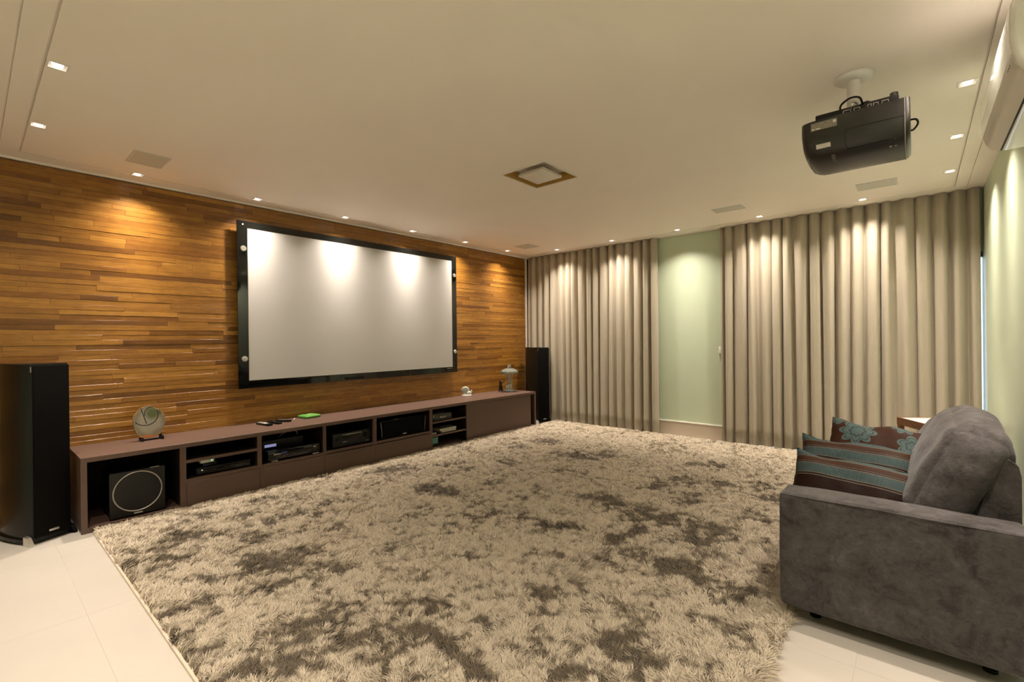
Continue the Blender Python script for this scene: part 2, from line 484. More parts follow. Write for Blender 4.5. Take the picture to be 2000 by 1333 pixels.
# ------------------------------------------------------------------ walls
wl = struct(box('wall_left', XL - .2, XL - .022, YN - .2, YB + .3, -.05, H + .15, 'backing'))
tag(wl, 'wall clad in narrow honey brown wood strips')
wr = tag(struct(box('wall_right', XR, XR + .2, YN - .2, YB + .3, -.05, H + .15, 'green')), 'pale green painted wall behind the sofa')
wn = tag(struct(box('wall_near', XL - .1, XR + .1, YN - .2, YN, -.05, H + .15, 'green')), 'pale green painted wall by the camera')
WX0, WX1, WZ = -1.50, XR + .02, 2.04
wbk = tag(struct(put('wall_back', *join_g(box_g(XL - .1, WX0, YB, YB + .15, -.05, H + .15), box_g(WX0, XR + .1, YB, YB + .15, WZ, H + .15)), 'green')),
          'pale green painted wall between the curtains')
win = tag(struct(thing('window_1', None, None, (-.5, YB + .10, 0))), 'dark framed window behind the wide curtain')
for x in (WX0, -.52, WX1 - .006):
    box('window_frame', x - .006 if x > 0 else x, (x + .004) if x > 0 else x + .05, YB + .09, YB + .14, 0, WZ, 'frame_alu', win)
box('window_frame', WX0, WX1, YB + .09, YB + .14, WZ - .05, WZ, 'frame_alu', win)
for a, b in ((WX0 + .05, -.52), (-.47, WX1 - .012)):
    box('pane', a, b, YB + .108, YB + .114, .0, WZ - .05, 'pane', win)
bb = struct(thing('baseboard_back', None, None, (-2.2, YB, 0))); tag(bb, 'tall beige baseboard under the green wall')
box('board', -4.75, WX0 - .02, YB - .014, YB, 0, .176, 'base', bb)
box('cap', -4.75, WX0 - .02, YB - .017, YB, .176, .187, 'trim', bb)
tag(struct(box('trim_1', XL - .02, XL + .014, YN, YB, H - .013, H, 'ceiling')), 'slim white strip where wood wall meets ceiling')
tag(struct(box('trim_2', XL - .02, XL + .022, 5.935, 5.957, 0, H, 'trim')), 'slim upright strip closing the wood wall corner')

# wood strips: the 300 that show largest are parts of their own, the rest one mass
ROW = .0385
strips = []
for r in range(int((H - .016) / ROW) + 1):
    z0 = r * ROW; z1 = min(z0 + ROW, H - .012)
    if z1 - z0 < .01: continue
    y = YN - random.uniform(0, .6)
    while y < 5.935:
        L = random.choice((.22, .30, .38, .46, .55, .64, .74, .85, .98, 1.15))
        y1 = min(y + L, 5.935)
        if y1 - max(y, YN) > .02: strips.append((max(y, YN), y1, z0, z1, random.uniform(0, .0035)))
        y += L
def show(s):
    y0, y1, z0, z1, _ = s
    ym, zm = (y0 + y1) / 2, (z0 + z1) / 2
    if zm < .5 and .4 < ym < 5.5: return 0
    if 1.66 < ym < 4.38 and .87 < zm < 2.4: return 0
    if ym < .55 and zm < 1.15: return 0
    if ym < .2: return 0
    vis = min(y1, 5.95) - max(y0, .15)
    d2 = ym * ym + XL * XL
    return vis * (z1 - z0) * abs(XL) / d2 ** 1.5
strips.sort(key=show, reverse=True)
cache = {}
BASEX = XL - .022
for s in strips[:300]:
    y0, y1, z0, z1, pr = s
    pq = round(pr / .0007) * .0007; key = (round(y1 - y0, 2), round(z1 - z0, 4), pq)
    if key not in cache:
        L, hh, t = y1 - y0 - .0008, z1 - z0 - .0007, .018 + pq
        bv = .0009
        V = [(0, -L / 2, -hh / 2), (0, L / 2, -hh / 2), (0, L / 2, hh / 2), (0, -L / 2, hh / 2),
             (t - bv, -L / 2, -hh / 2), (t - bv, L / 2, -hh / 2), (t - bv, L / 2, hh / 2), (t - bv, -L / 2, hh / 2),
             (t, -L / 2 + bv, -hh / 2 + bv), (t, L / 2 - bv, -hh / 2 + bv), (t, L / 2 - bv, hh / 2 - bv), (t, -L / 2 + bv, hh / 2 - bv)]
        F = [[8, 9, 10, 11], [4, 5, 9, 8], [5, 6, 10, 9], [6, 7, 11, 10], [7, 4, 8, 11], [0, 1, 5, 4], [1, 2, 6, 5], [2, 3, 7, 6], [3, 0, 4, 7]]
        me = bpy.data.meshes.new('plank'); me.from_pydata(V, [], F); me.update(); me.materials.append(MAT['plank']); cache[key] = me
    o = bpy.data.objects.new('plank', cache[key]); COL.objects.link(o)
    o.location = (BASEX, (y0 + y1) / 2, (z0 + z1) / 2); attach(o, wl)
V, F, T = [], [], []
for y0, y1, z0, z1, pr in strips[300:]:
    n = len(V); a, b, c, d = y0 + .0004, y1 - .0004, z0 + .00035, z1 - .00035; t = BASEX + .018 + pr; q = .0009
    V += [(BASEX, a, c), (BASEX, b, c), (BASEX, b, d), (BASEX, a, d), (t - q, a, c), (t - q, b, c), (t - q, b, d), (t - q, a, d),
          (t, a + q, c + q), (t, b - q, c + q), (t, b - q, d - q), (t, a + q, d - q)]
    F += [[n + i for i in f] for f in ([8, 9, 10, 11], [4, 5, 9, 8], [5, 6, 10, 9], [6, 7, 11, 10], [7, 4, 8, 11], [0, 1, 5, 4], [1, 2, 6, 5], [2, 3, 7, 6], [3, 0, 4, 7])]
    T += [random.random()] * 12
mass = put('planks', V, F, 'plank_mass', wl); mass['kind'] = 'stuff'
at = mass.data.attributes.new('tone', 'FLOAT', 'POINT'); at.data.foreach_set('value', T)

# ------------------------------------------------------------------ ceiling with its shadow grooves and recesses
DL = [('wood', -4.605, y) for y in (.887, 1.768, 2.649, 3.528, 4.402, 5.262)] + [('curtain', x, 5.71) for x in (-4.024, -3.12, -2.222, -1.306, -.392)] \
   + [('right', .212, y) for y in (5.222, 4.338, 3.46, 2.58, 1.70, .82)] + [('near', x, .296) for x in (-4.0, -3.085, -2.17, -1.26, -.35)]
HS = .038
holes = []   # x0, x1, y0, y1, depth
GW, GD = .010, .014
gx0, gx1, gy0, gy1 = -4.655, .258, .245, 5.785
for a in (gx0, gx1): holes.append((a, a + GW + (.010 if a < 0 else 0), gy0, gy1 + GW, GD + (.008 if a < 0 else 0)))
for b in (gy0, gy1): holes.append((gx0, gx1 + GW, b, b + GW, GD))
holes.append((.345, .351, .150, 5.90, .010)); holes.append((-4.80, .351, .150, .156, .010))
for k, x, y in DL: holes.append((x - HS, x + HS, y - HS, y + HS, .035))
LX0, LX1, LY0, LY1 = -2.515, -2.095, 2.825, 3.275
holes.append((LX0, LX1, LY0, LY1, .075))
xs = sorted({XL - .15, XR + .15} | {h[0] for h in holes} | {h[1] for h in holes})
ys = sorted({YN - .15, YB + .28} | {h[2] for h in holes} | {h[3] for h in holes})
D = np.zeros((len(xs) - 1, len(ys) - 1))
for i in range(len(xs) - 1):
    for j in range(len(ys) - 1):
        mx, my = (xs[i] + xs[i + 1]) / 2, (ys[j] + ys[j + 1]) / 2
        for a, b, c, d, dep in holes:
            if a < mx < b and c < my < d: D[i, j] = max(D[i, j], dep)
V, F = [], []
def quad(*p):
    n = len(V); V.extend(p); F.append([n, n + 1, n + 2, n + 3])
for i in range(len(xs) - 1):
    for j in range(len(ys) - 1):
        z = H + D[i, j]; a, b, c, d = xs[i], xs[i + 1], ys[j], ys[j + 1]
        quad((a, c, z), (a, d, z), (b, d, z), (b, c, z))
        if i + 1 < len(xs) - 1 and D[i + 1, j] != D[i, j]:
            z2 = H + D[i + 1, j]; quad((b, c, z), (b, d, z), (b, d, z2), (b, c, z2))
        if j + 1 < len(ys) - 1 and D[i, j + 1] != D[i, j]:
            z2 = H + D[i, j + 1]; quad((a, d, z), (a, d, z2), (b, d, z2), (b, d, z))
ce = tag(struct(put('ceiling', V, F, 'ceiling')), 'warm white plaster ceiling with a shadow groove around its edge')
def beam_profile(ld):
    """reflector lamp: a strong centre with a weaker spill around it"""
    ld.use_nodes = True; nt = ld.node_tree
    em = next(n for n in nt.nodes if n.type == 'EMISSION')
    tc = nt.nodes.new('ShaderNodeTexCoord'); sp = nt.nodes.new('ShaderNodeSeparateXYZ'); nt.links.new(tc.outputs['Normal'], sp.inputs[0])
    def mth(op, a, b):
        m = nt.nodes.new('ShaderNodeMath'); m.operation = op
        for i, v in enumerate((a, b)):
            if isinstance(v, bpy.types.NodeSocket): nt.links.new(v, m.inputs[i])
            else: m.inputs[i].default_value = v
        return m.outputs[0]
    c = mth('ABSOLUTE', sp.outputs[2], 0.0)
    nt.links.new(mth('ADD', mth('MULTIPLY', mth('POWER', c, 18.0), .80), .20), em.inputs['Strength'])
lab_w = ['first recessed downlight on the left above the wood wall, clear of the screen', 'recessed downlight above the left edge of the projection screen',
         'second recessed downlight over the projection screen, above its left half', 'third recessed downlight over the projection screen, above its right half',
         'recessed downlight above the right edge of the projection screen', 'last recessed downlight above the wood wall, nearest the curtain corner']
lab_c = ['first recessed downlight over the narrow curtain, next to the wood wall', 'second recessed downlight over the narrow curtain, next to the green panel',
         'recessed downlight over the bare green wall panel', 'recessed downlight over the left half of the wide curtain',
         'recessed downlight over the right half of the wide curtain']
lab_r = ['recessed downlight by the pale green side wall, closest to the wide curtain', 'middle recessed downlight by the pale green side wall',
         'recessed downlight by the far end of the air conditioner', 'recessed downlight right in front of the air conditioner',
         'recessed downlight past the near end of the air conditioner', 'recessed downlight in the corner by the camera']
lab_n = ['lower of the two recessed downlights at the upper left, near the wood wall', 'upper of the two recessed downlights at the upper left, square recess',
         'third recessed downlight from the wood wall in the near row', 'fourth recessed downlight from the wood wall in the near row',
         'fifth recessed downlight from the wood wall in the near row']
LAB = iter(lab_w + lab_c + lab_r + lab_n)
for k, x, y in DL:
    t = thing('recessed_downlight', next(LAB), 'downlight', (x, y, H), group='recessed downlights around the ceiling edge')
    s, e = HS, .006
    fr = join_g(box_g(x - s - .003, x + s + .003, y - s - .003, y - s + e, H - .0025, H + .001), box_g(x - s - .003, x + s + .003, y + s - e, y + s + .003, H - .0025, H + .001),
                box_g(x - s - .003, x - s + e, y - s + e, y + s - e, H - .0025, H + .001), box_g(x + s - e, x + s + .003, y - s + e, y + s - e, H - .0025, H + .001))
    put('frame', *fr, 'trim', t)
    put('lamp', *lathe_g([(.004, .034), (.027, .034), (.028, .016), (.024, .012), (.023, .013)], 24, (x, y, H)), 'white_plastic', t, smooth=True, sharp=40)
    put('lens', *lathe_g([(.022, .0125), (.021, .004), (.018, -.002), (.011, -.007), (.004, -.009)], 20, (x, y, H)), 'lens', t, smooth=True)
    ld = bpy.data.lights.new('downlight_beam', 'SPOT'); ld.energy = SPOT_W; ld.color = SPOT_COL
    ld.spot_size = SPOT_ANGLE; ld.spot_blend = .8; ld.shadow_soft_size = .018; beam_profile(ld)
    lo = bpy.data.objects.new('beam', ld); COL.objects.link(lo); lo.location = (x, y, H - .013); attach(lo, t)

# square recessed lamp in the middle
t = thing('ceiling_lamp', 'square recessed ceiling lamp with gold lining and floating white panel', 'ceiling lamp', ((LX0 + LX1) / 2, (LY0 + LY1) / 2, H))
e = .016
put('rim', *join_g(box_g(LX0 - e, LX1 + e, LY0 - e, LY0 + .002, H - .004, H + .002), box_g(LX0 - e, LX1 + e, LY1 - .002, LY1 + e, H - .004, H + .002),
                   box_g(LX0 - e, LX0 + .002, LY0 + .002, LY1 - .002, H - .004, H + .002), box_g(LX1 - .002, LX1 + e, LY0 + .002, LY1 - .002, H - .004, H + .002)), 'trim', t)
g = .002
for a in (box_g(LX0 + g, LX1 - g, LY0 + g, LY0 + .008, H, H + .068), box_g(LX0 + g, LX1 - g, LY1 - .008, LY1 - g, H, H + .068),
          box_g(LX0 + g, LX0 + .008, LY0 + .008, LY1 - .008, H, H + .068), box_g(LX1 - .008, LX1 - g, LY0 + .008, LY1 - .008, H, H + .068)):
    put('lining', *a, 'gold', t)
box('diffuser', -2.448, -2.198, 2.945, 3.20, H - .002, H + .022, 'lamp_white', t, bevel=.004)
put('stem', *lathe_g([(.012, .022), (.012, .075)], 16, (-2.323, 3.072, H)), 'trim', t)

# flush ceiling loudspeakers
for (a, b, c, d), lb in zip([(-4.318, -4.030, .760, .972), (-4.325, -4.060, 5.090, 5.335), (-1.612, -1.325, 5.065, 5.235), (-.402, -.118, 5.118, 5.340)],
                            ['grey ceiling loudspeaker grille at the left above the wood wall', 'grey ceiling loudspeaker grille in the far corner between wood wall and curtain',
                             'grey ceiling loudspeaker grille before the left end of the wide curtain', 'grey ceiling loudspeaker grille just beyond the projector']):
    t = thing('ceiling_speaker', lb, 'ceiling speaker', ((a + b) / 2, (c + d) / 2, H), group='flush ceiling loudspeakers')
    w = .013
    put('frame', *join_g(box_g(a, b, c, c + w, H - .005, H), box_g(a, b, d - w, d, H - .005, H), box_g(a, a + w, c + w, d - w, H - .005, H), box_g(b - w, b, c + w, d - w, H - .005, H)), 'grille_rim', t)
    box('grille', a + w, b - w, c + w, d - w, H - .0035, H, 'grille_grey', t)

# ------------------------------------------------------------------ projection screen on its black glass plate
sx = -4.740
t = thing('projection_screen', 'large white projection screen on black glass plate fixed to wood wall', 'screen', (sx, 2.996, .848))
Y0, Y1, Z0, Z1 = 1.635, 4.357, .848, 2.412
y0, y1, z0, z1 = 1.729, 4.266, .924, 2.341
put('glass_plate', *box_g(sx - .010, sx, Y0, Y1, Z0, Z1, .0015, 1), 'black_gloss', t)
box('screen_cloth', sx, sx + .0025, y0, y1, z0, z1, 'screen', t)
e = .004
put('edge_strip', *join_g(box_g(sx, sx + .0035, y0 - e, y1 + e, z0 - e, z0), box_g(sx, sx + .0035, y0 - e, y1 + e, z1, z1 + e),
                          box_g(sx, sx + .0035, y0 - e, y0, z0, z1), box_g(sx, sx + .0035, y1, y1 + e, z0, z1)), 'print_grey', t)
for yy in (1.688, 4.317):
    for zz in (2.152, 1.124):
        b = put('standoff_bolt', *lathe_g([(.026, 0), (.026, .010), (.023, .014), (.008, .015)], 28, (sx, yy, zz), 'X'), 'silver', t, smooth=True, sharp=40)
        put('spacer', *lathe_g([(.016, XL - sx + .0015), (.016, -.010)], 16, (sx, yy, zz), 'X'), 'silver', t)
put('sensor', *lathe_g([(.008, 0), (.008, .004), (.003, .005)], 16, (sx, 1.686, 2.378), 'X'), 'silver', t)
print_mark('maker_print', 'sticker', sx, 4.215, .905, .085, .013, t, 7)
box('dark_bar', sx, sx + .012, 2.70, 2.93, .858, .885, 'black_satin', t, bevel=.004)  # plain dark bar on the lower frame of the plate

# ------------------------------------------------------------------ low media cabinet
CF, CB, CT = -4.239, XL + .004, .511
t = cabn = thing('media_cabinet', 'long low mauve brown media cabinet with open bays under screen', 'cabinet', (-4.5, 2.965, 0))
TK = .033
box('cabinet_top', CB, CF, .490, 5.440, CT - TK, CT, 'cab', t, bevel=.0015, seg=1)
box('plinth', CB, CF, .490 + TK, 5.440 - TK, 0, .036, 'cab', t)
for a, b in ((.490, .523), (5.405, 5.440)): box('side_panel', CB, CF, a, b, 0, CT - TK, 'cab', t)
for a, b in ((1.050, 1.089), (1.603, 1.636), (2.185, 2.213), (2.718, 2.759), (3.462, 3.500), (4.041, 4.075)):
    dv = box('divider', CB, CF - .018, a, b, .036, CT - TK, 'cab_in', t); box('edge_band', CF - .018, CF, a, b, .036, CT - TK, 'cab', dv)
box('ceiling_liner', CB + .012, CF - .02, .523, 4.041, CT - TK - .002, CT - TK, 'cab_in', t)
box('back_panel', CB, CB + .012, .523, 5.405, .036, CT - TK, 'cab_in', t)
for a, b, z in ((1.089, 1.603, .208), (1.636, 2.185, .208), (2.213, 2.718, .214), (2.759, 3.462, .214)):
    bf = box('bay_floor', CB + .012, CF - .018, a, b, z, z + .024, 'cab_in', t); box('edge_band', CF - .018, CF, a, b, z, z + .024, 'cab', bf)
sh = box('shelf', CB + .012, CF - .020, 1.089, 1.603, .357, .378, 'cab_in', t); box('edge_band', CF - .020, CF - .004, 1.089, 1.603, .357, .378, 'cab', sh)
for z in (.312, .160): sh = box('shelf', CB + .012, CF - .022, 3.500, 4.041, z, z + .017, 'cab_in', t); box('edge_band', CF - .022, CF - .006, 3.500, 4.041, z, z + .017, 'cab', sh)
for a, b in ((1.091, 1.618), (1.621, 2.197), (2.200, 2.737), (2.740, 3.480)):
    box('drawer_front', CF - .012, CF + .004, a, b, .014, .206, 'cab', t, bevel=.0012, seg=1)
box('sliding_door', CF - .036, CF - .016, 4.076, 5.338, .037, CT - TK - .001, 'cab', t, bevel=.001, seg=1)
box('door_rail', CF - .012, CF - .006, 4.60, 5.405, .036, .041, 'cab', t)

# ---- what stands in the bays
def device(name, label, cat, x0, x1, y0, y1, z0, z1, mat='black_satin', group=None, bevel=.003):
    th = thing(name, label, cat, ((x0 + x1) / 2, (y0 + y1) / 2, z0), group=group)
    box('housing', x0, x1, y0, y1, z0, z1, mat, th, bevel=bevel)
    return th
sf = -4.268
s = thing('subwoofer', 'black subwoofer with silver ring in the left cabinet bay', 'subwoofer', (-4.42, .80, .036))
box('cabinet_body', -4.60, sf - .022, .652, .948, .050, .358, 'black_satin', s, bevel=.006)
box('grille', sf - .022, sf, .640, .962, .046, .366, 'dark_grey', s, bevel=.007)
put('ring', *tube_g([(sf + .001, .800 + .140 * math.cos(a), .214 + .140 * math.sin(a)) for a in np.linspace(0, 2 * math.pi, 72, endpoint=False)], .0042, 8, True), 'ring', s, smooth=True)
box('badge', sf, sf + .003, .775, .825, .053, .064, 'silver', s, bevel=.002)
for y in (.68, .92):
    for x in (-4.57, -4.32): put('foot', *lathe_g([(.012, 0), (.014, .014)], 16, (x, y, .036)), 'black_satin', s)
box('top_strip', sf - .012, sf - .002, .872, .926, .366, .3685, 'silver', s)  # thin silver strip on the grille's top edge

d = device('disc_player', 'slim black disc player on the lower shelf below the modem', 'disc player', -4.56, -4.285, 1.168, 1.562, .240, .287)
box('face', -4.285, -4.281, 1.175, 1.556, .243, .270, 'black_gloss', d)
box('top_edge', -4.288, -4.281, 1.168, 1.562, .284, .290, 'dark_grey', d)
put('power_light', *lathe_g([(.004, 0), (.003, .002)], 12, (-4.281, 1.205, .272), 'X'), 'led_white', d)
for y in (1.21, 1.52):
    put('foot', *lathe_g([(.012, 0), (.012, .008)], 12, (-4.32, y, .232)), 'dark_grey', d); put('foot', *lathe_g([(.012, 0), (.012, .008)], 12, (-4.53, y, .232)), 'dark_grey', d)
d = device('set_top_box', 'small black box between the disc player and the modem', 'set-top box', -4.44, -4.300, 1.215, 1.315, .2905, .322)
box('status_strip', -4.300, -4.298, 1.222, 1.262, .302, .306, 'display_dim', d)
d = device('modem', 'small white modem with a green light in the cabinet', 'modem', -4.42, -4.295, 1.200, 1.296, .3225, .346, 'white_plastic')
put('indicator', *lathe_g([(.0045, 0), (.003, .002)], 12, (-4.295, 1.278, .336), 'X'), 'led', d)

d = device('power_amplifier', 'black power amplifier with silver feet in the second bay', 'amplifier', -4.66, -4.274, 1.700, 2.165, .246, .322)
box('faceplate', -4.274, -4.266, 1.698, 2.168, .244, .324, 'black_gloss', d, bevel=.002)
for y in (1.752, 2.125): box('foot', -4.300, -4.262, y - .028, y + .028, .2322, .2405, 'silver', d, bevel=.003)
for y in (1.74, 2.13): box('rear_foot', -4.64, -4.60, y - .02, y + .02, .2322, .246, 'black_satin', d)
print_mark('maker_print', 'cream_print', -4.266, 1.775, .294, .062, .014, d, 6)
box('screen', -4.266, -4.265, 1.808, 1.858, .287, .305, 'display_dim', d)
for y in (1.80, 1.832, 1.862): put('button', *lathe_g([(.004, 0), (.003, .003)], 10, (-4.266, y, .272), 'X'), 'ring', d)
print_mark('model_print', 'cream_print', -4.266, 2.112, .302, .030, .008, d, 4)
d = device('media_streamer', 'black media streamer with a lavender display on the amplifier', 'media player', -4.62, -4.36, 1.690, 2.05, .3225, .402)
box('display', -4.36, -4.358, 1.706, 1.805, .345, .369, 'display', d)
cb = put('looped_cable', *tube_g(smooth_path([(-4.44, 1.862, .4035), (-4.41, 1.862, .425), (-4.40, 1.90, .448), (-4.40, 1.955, .458), (-4.40, 2.000, .448), (-4.40, 2.015, .420), (-4.42, 2.020, .4035)], 6), .003, 8), 'print_grey', smooth=True)
tag(cb, 'thin grey cable looped above the media streamer', 'cable')

d = device('receiver', 'black receiver with two round knobs in the middle bay', 'receiver', -4.66, -4.286, 2.300, 2.700, .250, .374)
box('faceplate', -4.286, -4.272, 2.296, 2.706, .248, .376, 'dark_grey', d, bevel=.003)
box('screen', -4.272, -4.270, 2.392, 2.612, .306, .346, 'black_gloss', d)
for y in (2.350, 2.652):
    k = put('knob', *lathe_g([(.024, 0), (.023, .014), (.020, .017), (.006, .017)], 28, (-4.272, y, .322), 'X'), 'black_satin', d, smooth=True, sharp=40)
for k in range(9): box('button', -4.272, -4.269, 2.398 + k * .024, 2.414 + k * .024, .354, .362, 'ring', d)
print_mark('maker_print', 'print_grey', -4.272, 2.420, .290, .042, .010, d, 5)
box('badge', -4.272, -4.271, 2.650, 2.690, .262, .267, 'print_grey', d)
for y in (2.34, 2.66):
    for x in (-4.62, -4.31): put('foot', *lathe_g([(.018, 0), (.018, .012)], 14, (x, y, .238)), 'black_satin', d)

c = thing('centre_speaker', 'wide black centre loudspeaker in the bay right of receiver', 'speaker', (-4.42, 3.14, .238))
box('cabinet_body', -4.62, -4.30, 2.855, 3.425, .2385, .425, 'black_satin', c, bevel=.006)
V, F = prism_g([(2.865, .246), (3.415, .246), (3.408, .418), (2.872, .418)], -4.300, -4.284, 'X'); put('grille', V, F, 'black_matt', c)
for pts in ([(-4.292, 2.858, .245), (-4.286, 2.852, .33), (-4.292, 2.842, .418)], [(-4.292, 3.422, .245), (-4.286, 3.428, .33), (-4.292, 3.438, .418)]):
    put('side_trim', *tube_g(smooth_path(pts, 6), .0032, 8), 'ring', c, smooth=True)
box('badge', -4.284, -4.281, 3.118, 3.168, .252, .263, 'silver', c, bevel=.002)
box('top_badge', -4.31, -4.298, 3.01, 3.075, .425, .4275, 'ring', c)

d = device('storage_box', 'charcoal storage box with cream lettering on the top shelf', 'box', -4.46, -4.284, 3.545, 3.835, .3292, .404, 'box_dark')
text('lettering', 'Beatles', .030, 'cream_print', (-4.2835, 3.700, .366), (0, 1, 0), (0, 0, 1), d)
box('corner_clip', -4.285, -4.282, 3.546, 3.556, .37, .402, 'ring', d)
m = put('magazine', *prism_g([(3.545, .4045), (3.75, .4045), (3.755, .4085), (3.545, .4085)], -4.50, -4.30, 'X'), 'magazine'); tag(m, 'thin grey magazine lying on the charcoal storage box', 'magazine')
b1 = thing('booklet', 'lower white booklet of the stack on the middle shelf', 'booklet', (-4.4, 3.80, .177), group='white booklets in the shelf bay')
box('pages', -4.47, -4.300, 3.690, 3.915, .1785, .197, 'paper', b1); box('cover', -4.472, -4.298, 3.688, 3.917, .1772, .1785, 'magazine', b1); box('cover', -4.472, -4.298, 3.688, 3.917, .197, .1985, 'ceramic_grey', b1)
b2 = thing('booklet', 'upper white booklet of the stack on the middle shelf', 'booklet', (-4.4, 3.80, .199), group='white booklets in the shelf bay')
box('pages', -4.46, -4.305, 3.665, 3.925, .2000, .219, 'paper', b2); box('cover', -4.462, -4.303, 3.663, 3.928, .1987, .2000, 'magazine', b2); box('cover', -4.462, -4.303, 3.663, 3.935, .219, .2215, 'ceramic_grey', b2)
b3 = thing('booklet', 'small white booklet alone at the left of the middle shelf', 'booklet', (-4.36, 3.57, .177), group='white booklets in the shelf bay')
box('pages', -4.42, -4.300, 3.520, 3.606, .1785, .190, 'paper', b3); box('cover', -4.422, -4.298, 3.518, 3.608, .190, .192, 'ceramic_grey', b3); box('cover', -4.422, -4.298, 3.518, 3.608, .1772, .1785, 'ceramic_grey', b3)
d = device('dark_case', 'flat black case under the teal box on the bottom', 'case', -4.46, -4.280, 3.512, 3.628, .0365, .066, 'black_satin')
box('clasp', -4.280, -4.277, 3.560, 3.580, .045, .055, 'dark_grey', d)
d = thing('gift_box', 'teal cardboard box at the bottom of the shelf bay', 'box', (-4.37, 3.57, .066))
box('tray', -4.44, -4.292, 3.520, 3.622, .0665, .125, 'teal_card', d, bevel=.001, seg=1); box('lid', -4.443, -4.289, 3.517, 3.625, .120, .140, 'teal_card', d, bevel=.001, seg=1)

# ---- what stands on top
a = thing('agate_slice', 'polished agate slice on a small black stand', 'agate', (-4.62, .945, CT))
V, F = [], []
NA = 56
for side in (0, 1):
    for rr in (1.0, .97):
        for k in range(NA):
            th = 2 * math.pi * k / NA
            R = (1 + .035 * math.sin(3 * th + 1) + .025 * math.sin(5 * th) + .015 * math.sin(9 * th + 2)) * rr
            y, z = .105 * R * math.cos(th), .132 * R * math.sin(th)
            if z < -.10: z = -.10 - (-.10 - z) * .5
            xx = (-.008 if side == 0 else .008) * (1 if rr < 1 else .7)
            V.append((xx, y, z))
for k in range(NA):
    k2 = (k + 1) % NA
    F += [[k, k2, 2 * NA + k2, 2 * NA + k], [k, NA + k, NA + k2, k2], [2 * NA + k, 2 * NA + k2, 3 * NA + k2, 3 * NA + k]]
F += [[NA + k for k in range(NA)][::-1], [3 * NA + k for k in range(NA)]]
V, F = fix_g((V, F))
R_ = Matrix.Rotation(math.radians(-8), 3, 'Y') @ Matrix.Identity(3)
sl = put('slice', V, F, 'agate', a, local=True); sl.location = (-.01, 0, .145); sl.rotation_euler = (0, math.radians(-9), math.radians(0))
for yy in (-.055, .075):
    put('stand_foot', *prism_g([(-4.665, CT), (-4.575, CT), (-4.582, CT + .030), (-4.598, CT + .012), (-4.635, CT + .012), (-4.655, CT + .062), (-4.668, CT + .058)], .945 + yy - .008, .945 + yy + .008, 'Y'), 'black_satin', a)
put('stand_bar', *box_g(-4.632, -4.620, .892, 1.018, CT, CT + .010), 'black_satin', a)

def remote(label, x, y, rz, L, W, top):
    th = thing('remote_control', label, 'remote control', (x, y, CT), (0, 0, rz), group='remote controls on the cabinet')
    box('shell', -L / 2, L / 2, -W / 2, W / 2, .0005, .018, 'black_satin', th, bevel=.005, local=True)
    o = put('keypad', *box_g(-L / 2 + .012, L / 2 - .05, -W / 2 + .007, W / 2 - .007, .018, .0195), top, th, local=True)
    for i in range(4):
        for j in range(3):
            put('key', *box_g(-L / 2 + .02 + i * .02, -L / 2 + .031 + i * .02, -W / 2 + .011 + j * .011, -W / 2 + .018 + j * .011, .0195, .021), 'ring' if top != 'dark_grey' else 'black_satin', th, local=True)
remote('black remote with a pale silver keypad, the left one of three', -4.585, 1.795, math.radians(8), .20, .050, 'ceramic')
remote('dark remote between the silver one and the small black one', -4.59, 1.885, math.radians(14), .17, .046, 'dark_grey')
remote('small black remote beside the green case, the right one of three', -4.625, 1.985, math.radians(30), .15, .044, 'black_satin')
g_ = thing('green_case', 'flat bright green case lying on the cabinet top', 'case', (-4.675, 2.265, CT), (0, 0, math.radians(8)))
put('shell', *soft_box_g((0, 0, .0145), (.155, .165, .027), .011, 8, (0, 0, .003)), 'green_plastic', g_, local=True, smooth=True)
box('seam', -.076, .076, -.081, .081, .009, .011, 'black_satin', g_, local=True)
box('emblem', -.016, .016, -.012, .012, .0305, .0320, 'cream_print', g_, local=True)
tr = thing('trinket', 'tiny pale trinket between remotes and green case', 'trinket', (-4.66, 2.10, CT))
put('bead', *lathe_g([(.004, 0), (.010, .004), (.009, .010), (.003, .014)], 14, (-4.655, 2.105, CT)), 'ceramic', tr, smooth=True)
put('tail', *tube_g([(-4.655, 2.105, CT + .005), (-4.640, 2.085, CT + .004), (-4.63, 2.09, CT + .003)], .003, 6), 'ceramic', tr)

# elephant with a round clock on its flank
e = thing('elephant_clock', 'small white elephant figurine holding a round clock', 'figurine', (-4.735, 4.52, CT), (0, 0, math.radians(-40)))
put('plinth', *lathe_g([(.070, 0), (.072, .005), (.066, .010), (.02, .011)], 32), 'ceramic', e, local=True, smooth=True)
put('clock_case', *lathe_g([(.030, -.012), (.052, -.012), (.056, -.004), (.056, .006), (.050, .012), (.02, .013)], 36, (0, -.018, .068), 'X'), 'ceramic', e, local=True, smooth=True)
put('dial', *lathe_g([(.046, .013), (.044, .0145), (.010, .0150)], 32, (0, -.018, .068), 'X'), 'ceramic_grey', e, local=True, smooth=True)
put('trunk', *tube_g(smooth_path([(0, .025, .035), (0, .050, .030), (0, .066, .042), (0, .070, .060), (0, .060, .070)], 5), [.016 - .0004 * k for k in range(21)], 10), 'ceramic', e, local=True, smooth=True)
put('head', *lathe_g([(.006, .014), (.024, .022), (.030, .038), (.024, .054), (.006, .062)], 20, (0, .032, 0)), 'ceramic', e, local=True, smooth=True)
for yy in (-.030, .022): put('leg', *lathe_g([(.012, .010), (.011, .030)], 12, (0, yy, 0)), 'ceramic', e, local=True)

